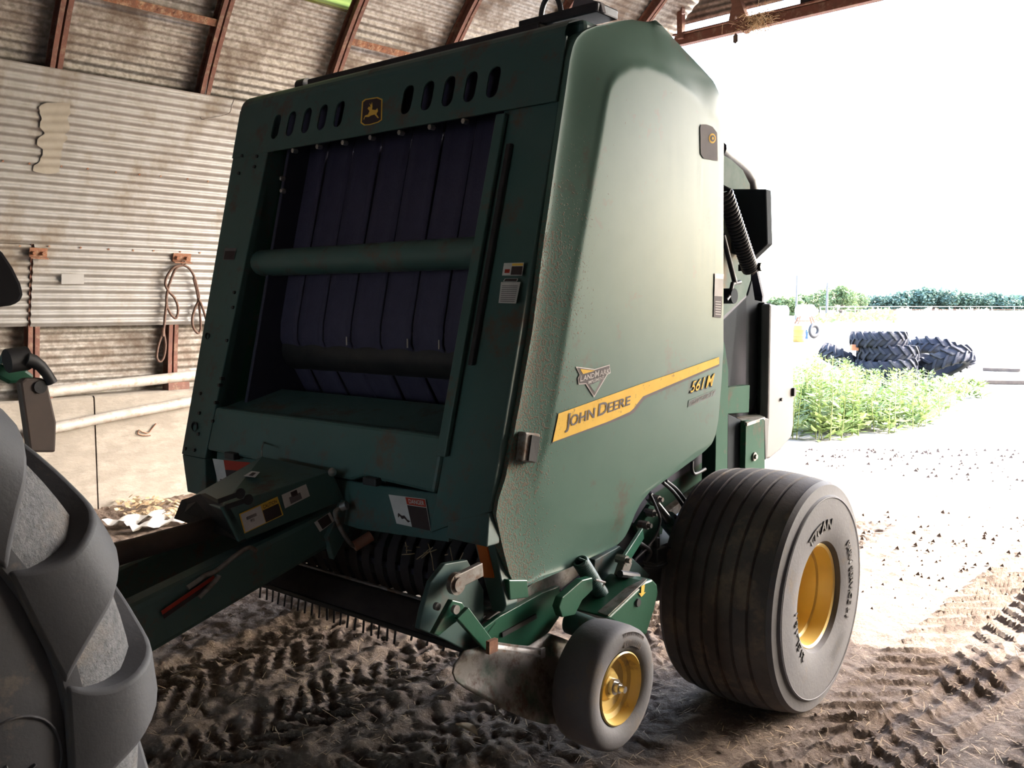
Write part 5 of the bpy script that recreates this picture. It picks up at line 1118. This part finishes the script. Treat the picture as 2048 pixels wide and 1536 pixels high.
# straw nest on the header and a scrap hanging under it
nc = shed(*shp(1518, 48, 's', S_END - .05)); mb = MB()
for k in range(420):
    p_ = nc + SS * rs.gauss(-.03, .06) + ST * rs.gauss(0, .10) + np.array([0, 0, rs.gauss(.02, .06)]); d = np.array([rs.gauss(0, 1), rs.gauss(0, 1), rs.gauss(-.3, .8)]); d *= rs.uniform(.05, .16) / np.linalg.norm(d); mb.tube([p_, p_ + d * .5 + np.array([0, 0, .01]), p_ + d], .0022, 3, caps=False)
o = mb.build('bird_nest', STRAW, None); tag(o, 'straggly straw bird nest tucked behind the brace on the header beam', 'nest', kind='stuff')
pc = shed(*shp(1471, 80, 's', S_END - .05)); mb = MB(); mb.grid([[pc + ST * (i - 1) * .03 + np.array([0, 0, .05 - j * .03 + .02 * ((i + j) % 2)]) for i in range(3)] for j in range(4)]); 
mb.tube([pc + np.array([0, 0, .05]), pc + ST * .0 + np.array([0, 0, .16]), pc + np.array([0, 0, hz - pc[2] + .02]) + ST * .01], .002, 4); o = mb.build('hanging_scrap', BARK, None); tag(o, 'small dark scrap dangling on a thread under the header beam', 'scrap')

# ------------------------------------------------------------------ the yard outside
YZ = -.05
def ypt(px, py, z=YZ): return gnd(px, py, z)
def old_tire_mesh(R, half, nl):
    pr = [(half * .75, R * .60), (half * .95, R * .68), (half, R * .78), (half * .93, R * .90), (half * .6, R * .955), (0, R * .965)]; pr = pr + [(-x, r) for x, r in pr[-2::-1]]
    a = MB(); a.lathe(pr + [(-half * .6, R * .63), (half * .6, R * .63)], 56, 'z', closed=True); b = MB()
    for k in range(nl):
        for sg, ph in ((1, 0.), (-1, .5)):
            vs = []; a0 = 2 * PI * (k + ph) / nl
            for (x, r, da) in ((-.08 * half, R * .955, .26), (.45 * half, R * .955, .13), (.93 * half, R * .91, 0.), (1.0 * half, R * .80, -.03)):
                for (dw, hh) in ((-.035, -.01), (-.026, .045), (.026, .045), (.035, -.01)):
                    aa = a0 + da + dw / R; rr = r + hh * (1 if r > R * .85 else .3); xx = x + (hh * .6 if r < R * .93 else 0); vs.append((rr * math.cos(aa), rr * math.sin(aa), sg * xx))
            b.add(vs, [(i * 4 + q, i * 4 + q + 1, (i + 1) * 4 + q + 1, (i + 1) * 4 + q) for i in range(3) for q in range(3)] + [(0, 1, 2, 3), (12, 13, 14, 15)])
    return a, b
ta, tb_ = old_tire_mesh(.58, .155, 17); me_a = ta.mesh('carcass'); me_b = tb_.mesh('tread'); me_a.materials.append(TIRE_F); me_b.materials.append(TIRE_F)
me_a.polygons.foreach_set('use_smooth', [True] * len(me_a.polygons))
D0 = 18.6
def zat(py, d): return float((C0 + ray(1024, py) * d)[2])
def stack(px, py, d, sc, tilt, label):
    P = C0 + ray(px, py) * d; o = empty('tire_casing', tuple(P)); o.rotation_euler = (tilt[0], tilt[1], random.uniform(0, 3)); o.scale = (sc,) * 3
    for me_, nm in ((me_a, 'carcass'), (me_b, 'tread')):
        q = bpy.data.objects.new(nm, me_); COL.objects.link(q); q.parent = o
    return tag(o, label, 'tire', 'worn tractor tires heaped in the yard')
stack(1757, 679, 18.7, .93, (.03, 0), 'tractor tire with worn flat lugs on top of the outdoor stack')
stack(1775, 706, 18.7, 1.0, (.02, .03), 'tractor tire second from the top of the outdoor stack')
stack(1772, 734, 18.6, 1.0, (-.05, .06), 'tractor tire third from the top of the outdoor stack')
stack(1785, 757, 18.5, .9, (.1, -.1), 'tractor tire at the bottom of the outdoor stack among weeds')
stack(1690, 722, 19.6, .95, (.35, .35), 'tractor tire leaning against the stack on the side towards the baler')
stack(1862, 708, 20.4, 1.05, (-.1, .42), 'tractor tire propped up behind the stack, higher of two')
stack(1884, 730, 18.8, 1.05, (.05, .5), 'tractor tire tilted low beside the stack, lower of two')
mb = MB(); pc = C0 + ray(1709, 695) * 18.6; mb.box(pc - np.array([.07, .05, .06]), pc + np.array([.07, .05, .06])); o = mb.build('clay_block', mat('orange_clay', (.42, .16, .07), (.36, .13, .06), rough=.8), None, bevel=.01); tag(o, 'small orange block wedged between the stacked tires', 'block')
# weeds
mbw = MB(); mst = MB(); rw = random.Random(5)
edge = [(1560, 888), (1700, 884), (1830, 862), (1890, 835), (1962, 800)]
npl = 0
while npl < 330:
    px, py = rw.uniform(1560, 1965), rw.uniform(752, 886)
    lim = np.interp(px, [e[0] for e in edge], [e[1] for e in edge])
    if py > lim - 2 or py < 752 + max(0, (px - 1850)) * .15: continue
    if px > 1820 and rw.random() < .35: continue
    npl += 1; P = ypt(px, py); lim2 = np.interp(px, [1560, 1600, 1640, 1690, 1720, 1830, 1960], [722, 718, 704, 716, 736, 738, 762]); h = min(1.1, max(.15, (py - lim2 - rw.random() ** 2 * 60) * P[1] / F)); top_ = P + np.array([rw.gauss(0, .06), rw.gauss(0, .06), h])
    mst.tube([P, lerp(P, top_, .5) + np.array([rw.gauss(0, .02), rw.gauss(0, .02), 0]), top_], [.008, .006, .002], 4, caps=False)
    for k in range(46):
        t = rw.random() ** 1.15; b0 = lerp(P, top_, t) ; az = rw.uniform(0, 2 * PI); L_ = lerp(.20, .07, t) * rw.uniform(.6, 1.2); d = np.array([math.cos(az), math.sin(az), rw.uniform(-.1, .7)]) * L_; b0 = b0 + d * rw.uniform(0, .5); w = np.array([-math.sin(az), math.cos(az), rw.uniform(-.4, .4)]) * L_ * .2
        mbw.add([b0, b0 + d * .45 + w, b0 + d, b0 + d * .45 - w], [(0, 1, 2, 3)])
ow = mbw.build('weeds', LEAFW, None); tag(ow, 'thicket of tall pale green weeds growing round the tire stack', 'weeds', kind='stuff')
os_ = mst.build('weed_stems', STEMM, ow)
# utility post and pipe fence far off
def yobj(mb, name, m, label, cat, group=None, **kw): o = mb.build(name, m, None, **kw); return tag(o, label, cat, group)
P = ypt(1653, 637); mb = MB(); hpole = (637 - 566) / F * P[1] * 1.0; mb.tube([P, P + np.array([0, 0, hpole])], [.16, .13], 10); yobj(mb, 'utility_pole', mat('grey_post', (.13, .125, .12), (.11, .105, .10), rough=.9), 'weathered grey timber pole standing before the trees', 'pole', smooth=50)
P = ypt(1592, 640); mb = MB(); mb.tube([P, P + np.array([0, 0, 5.2])], [.14, .11], 8); yobj(mb, 'utility_pole', MATS['grey_post'], 'thin grey pole rising behind the white tanks', 'pole', smooth=50)
mb = MB(); mb.grid([[(x, y, YZ + .02) for x in (30, 120, 260, 420)] for y in (150, 200, 280, 480)]); o = mb.build('field', mat('pasture', (.13, .10, .075), (.07, .10, .04), rough=.95, scale=.03, sharp=(.45, .55)), None); tag(o, 'reddish pasture beyond the white pipe fence', kind='structure')
FENCEW = mat('fence_white', (.32, .32, .32), (.28, .28, .28), rough=.6)
fence = empty('pipe_fence', tuple(ypt(1778, 633))); tag(fence, 'long white pipe fence with evenly spaced posts across the field', 'fence')
fo = ypt(1778, 633)
fp = [ypt(x, 633.0 + (1778 - x) * .03 if x < 1778 else 633 - (x - 1778) * .004) for x in (1640, 1675, 1710, 1745, 1778, 1816, 1855, 1898, 1940, 1983, 2028, 2075, 2125)]
for P in fp: mb = MB(); mb.tube([P - fo, P - fo + np.array([0, 0, 1.55])], .07, 8); mb.build('post', FENCEW, fence)
for a, b in zip(fp[:-1], fp[1:]):
    for hh in (1.5, 1.05, .6): mb = MB(); mb.tube([a - fo + np.array([0, 0, hh]), b - fo + np.array([0, 0, hh])], .045 if hh > 1.2 else .03, 6); mb.build('rail', FENCEW if hh > 1.2 else RUST, fence)
# white tanks on a red stand, yellow tub, blue canister, leaning tire
P = ypt(1612, 648); dpt = P[1]; u_ = dpt / F
tank = empty('fuel_tank', tuple(P)); tag(tank, 'white cylindrical fuel tank on a rusty red stand', 'tank')
mb = MB(); c = np.array([-2 * u_, 0, 26 * u_]); mb.lathe([(-.02 - 20 * u_, .001), (-19 * u_, 8 * u_), (-15 * u_, 12.5 * u_), (15 * u_, 12.5 * u_), (19 * u_, 8 * u_), (20 * u_, .001)], 24, 'x', c); mb.build('vessel', WHITEP, tank, smooth=60)
for sx in (-1, 1):
    for sy in (-1, 1): mb = MB(); mb.bar((sx * 17 * u_ - 2 * u_, sy * .5, 0), (sx * 11 * u_ - 2 * u_, sy * .25, 16 * u_), .12, .12); mb.build('leg', RUSTY, tank)
mb = MB(); mb.bar((-15 * u_, -.4, 6 * u_), (12 * u_, -.4, 6 * u_), .1, .1); mb.bar((-15 * u_, .4, 6 * u_), (12 * u_, .4, 6 * u_), .1, .1); mb.build('brace', RUSTY, tank)
P = ypt(1580, 648); mb = MB(); mb.lathe([(-22 * u_, .001), (-19 * u_, 8 * u_), (-15 * u_, 12.5 * u_), (12 * u_, 12.5 * u_), (15 * u_, 8 * u_), (15.5 * u_, .001)], 24, 'x', P + np.array([0, 3, 24 * u_]))
tk2 = empty('fuel_tank', tuple(P + np.array([0, 3, 0]))); mb.v = [tuple(np.array(v) - P - np.array([0, 3, 0])) for v in mb.v]; mb.build('vessel', WHITEP, tk2, smooth=60)
for sx in (-1, 1): mb = MB(); mb.bar((sx * 12 * u_, 0, 0), (sx * 9 * u_, 0, 14 * u_), .14, .14); mb.build('leg', RUSTY, tk2)
tag(tk2, 'white fuel tank without cross braces under it, beside the braced one', 'tank')
P = ypt(1598, 684); u2 = P[1] / F; mb = MB(); mb.lathe([(0, 11 * u2), (2 * u2, 12 * u2), (10 * u2, 11.5 * u2), (11 * u2, 12.2 * u2), (22 * u2, 11.6 * u2), (24 * u2, 12.4 * u2), (33 * u2, 11 * u2), (34 * u2, .01)], 18, 'z', P); yobj(mb, 'yellow_drum', mat('faded_yellow', (.30, .19, .035), (.25, .15, .03), rough=.6), 'faded yellow ribbed drum near the white tank', 'drum', smooth=30)
P = ypt(1612, 678); mb = MB(); mb.box(P + np.array([-3.5 * u2, -.1, 0]), P + np.array([3.5 * u2, .1, 17 * u2])); mb.box(P + np.array([-2 * u2, -.06, 17 * u2]), P + np.array([2 * u2, .06, 20 * u2])); yobj(mb, 'jerry_can', BLUEP, 'bright blue jerry can between drum and leaning tire', 'canister', bevel=.03)
P = ypt(1628, 677); mb = MB(); R_ = 12 * u2; r_ = 5.5 * u2; mb.v = []; 
G = [[P + np.array([(R_ + r_ * math.cos(b)) * math.cos(a) * .9, (R_ + r_ * math.cos(b)) * math.cos(a) * .45 + r_ * math.sin(b), R_ + r_ + (R_ + r_ * math.cos(b)) * math.sin(a)]) for b in np.linspace(0, 2 * PI, 13)] for a in np.linspace(0, 2 * PI, 33)]
mb.grid(G); yobj(mb, 'old_tire_ring', BLACK, 'smooth black tire standing upright beside the blue can', 'tire', smooth=80)
# gravel scraps and planks lying about
def scatter_debris():
    m1 = MB(); r3 = random.Random(8)
    for k in range(500):
        px, py = r3.uniform(1600, 2060), 900 + 330 * r3.random() ** 1.6; P = ypt(px, py, YZ if py < 1020 else 0); s = r3.uniform(.006, .022) * (P[1] / 6)
        m1.add([P + np.array([s, 0, 0]), P + np.array([0, s, 0]), P + np.array([-s, 0, .0]), P + np.array([0, -s, 0]), P + np.array([0, 0, s * .9])], [(0, 1, 4), (1, 2, 4), (2, 3, 4), (3, 0, 4)])
    o = m1.build('gravel', mat('dark_gravel', (.10, .075, .055), (.14, .10, .08), rough=.9), None); tag(o, 'dark pebbles strewn over the sunlit yard', 'gravel', kind='stuff')
scatter_debris()
for (a, b, lab) in (((1962, 768), (2060, 769), 'long dark plank lying flat in the yard'), ((1965, 742), (2040, 744), 'short dark plank lying beyond the long one')):
    A, Bq = ypt(*a), ypt(*b); mb = MB(); mb.bar(A + np.array([0, 0, .05]), Bq + np.array([0, 0, .05]), .18, .08); yobj(mb, 'plank', BARK, lab, 'plank', bevel=.01)
# trees: crown of leaf clusters on a trunk
def tree(px, py, w_px, h_px, dist, m, label, seed):
    r4 = random.Random(seed); P = C0 + ray(px, py) * dist; P[2] = YZ; u = dist / F; W2, Hh = w_px * u / 2, h_px * u; ztop = CAM_H + (HOR - py) * u + 0
    o = empty('tree', tuple(P)); mt_ = MB(); mt_.tube([(0, 0, 0), (.1 * W2, 0, ztop * .45), (0, 0, ztop * .75)], [.05 * W2 + .1, .04 * W2 + .08, .04], 7); mt_.build('trunk', BARK, o, smooth=50)
    mb = MB(); blobs = [(r4.uniform(-.75, .75) * W2, r4.uniform(-.5, .5) * W2, ztop * r4.uniform(.25, .86), r4.uniform(.25, .45) * W2) for _ in range(13)] + [(0, 0, ztop - W2 * .35, W2 * .35), (-.4 * W2, 0, ztop * .6, W2 * .5), (.4 * W2, 0, ztop * .6, W2 * .5)]
    for bx_, by_, bz_, br in blobs:
        bz_ = min(bz_, ztop - br * .8)
        for k in range(150):
            d = np.array([r4.gauss(0, 1), r4.gauss(0, 1), r4.gauss(0, 1)]); d /= np.linalg.norm(d); q = np.array([bx_, by_, bz_]) + d * br * r4.uniform(.75, 1.05) * np.array([1, 1, .8]); L_ = br * r4.uniform(.14, .28)
            e1 = np.array([r4.gauss(0, 1), r4.gauss(0, 1), r4.gauss(0, .6)]); e1 /= np.linalg.norm(e1); e2 = np.cross(e1, [r4.gauss(0, 1), r4.gauss(0, 1), 1.]); e2 /= np.linalg.norm(e2) + 1e-6
            mb.add([q - e1 * L_, q + e2 * L_ * .6, q + e1 * L_, q - e2 * L_ * .6], [(0, 1, 2, 3)])
    mb.build('crown', m, o); tag(o, label, 'tree', 'trees along the horizon')
for i, (px, py, w, h, d) in enumerate(((1568, 592, 70, 26, 150), (1602, 585, 50, 26, 155), (1640, 577, 56, 34, 140), (1682, 567, 74, 42, 135), (1714, 582, 56, 28, 145))):
    tree(px, py, w, h, d, LEAFT, ['low rounded tree growing behind the white tanks', 'pale green tree just beyond the thin grey pole', 'dense tree growing directly behind the grey timber pole', 'tallest bushy tree beside the grey timber pole', 'lower tree where the fence begins'][i], 40 + i)
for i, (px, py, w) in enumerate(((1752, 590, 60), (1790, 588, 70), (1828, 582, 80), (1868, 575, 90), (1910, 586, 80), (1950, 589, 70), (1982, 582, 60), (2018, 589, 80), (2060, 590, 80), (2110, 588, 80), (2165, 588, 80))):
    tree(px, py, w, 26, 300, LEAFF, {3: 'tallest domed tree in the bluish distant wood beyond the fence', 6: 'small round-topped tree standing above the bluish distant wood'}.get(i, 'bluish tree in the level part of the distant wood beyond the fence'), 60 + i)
mb = MB(); rb = random.Random(9)
for k in range(900):
    px = rb.uniform(1625, 1790); P = ypt(px, 641 + rb.gauss(0, 2.2)); q = P + np.array([rb.gauss(0, .3), rb.gauss(0, .4), rb.random() * (1.3 if 1735 < px < 1775 else .7)]); e1 = np.array([rb.gauss(0, 1), rb.gauss(0, 1), rb.gauss(0, 1)]) * .16; e2 = np.array([rb.gauss(0, 1), rb.gauss(0, 1), rb.gauss(0, 1)]) * .1
    mb.add([q - e1, q + e2, q + e1, q - e2], [(0, 1, 2, 3)])
o = mb.build('brush', LEAFW, None); tag(o, 'low scrub along the foot of the far fence', 'scrub', kind='stuff')
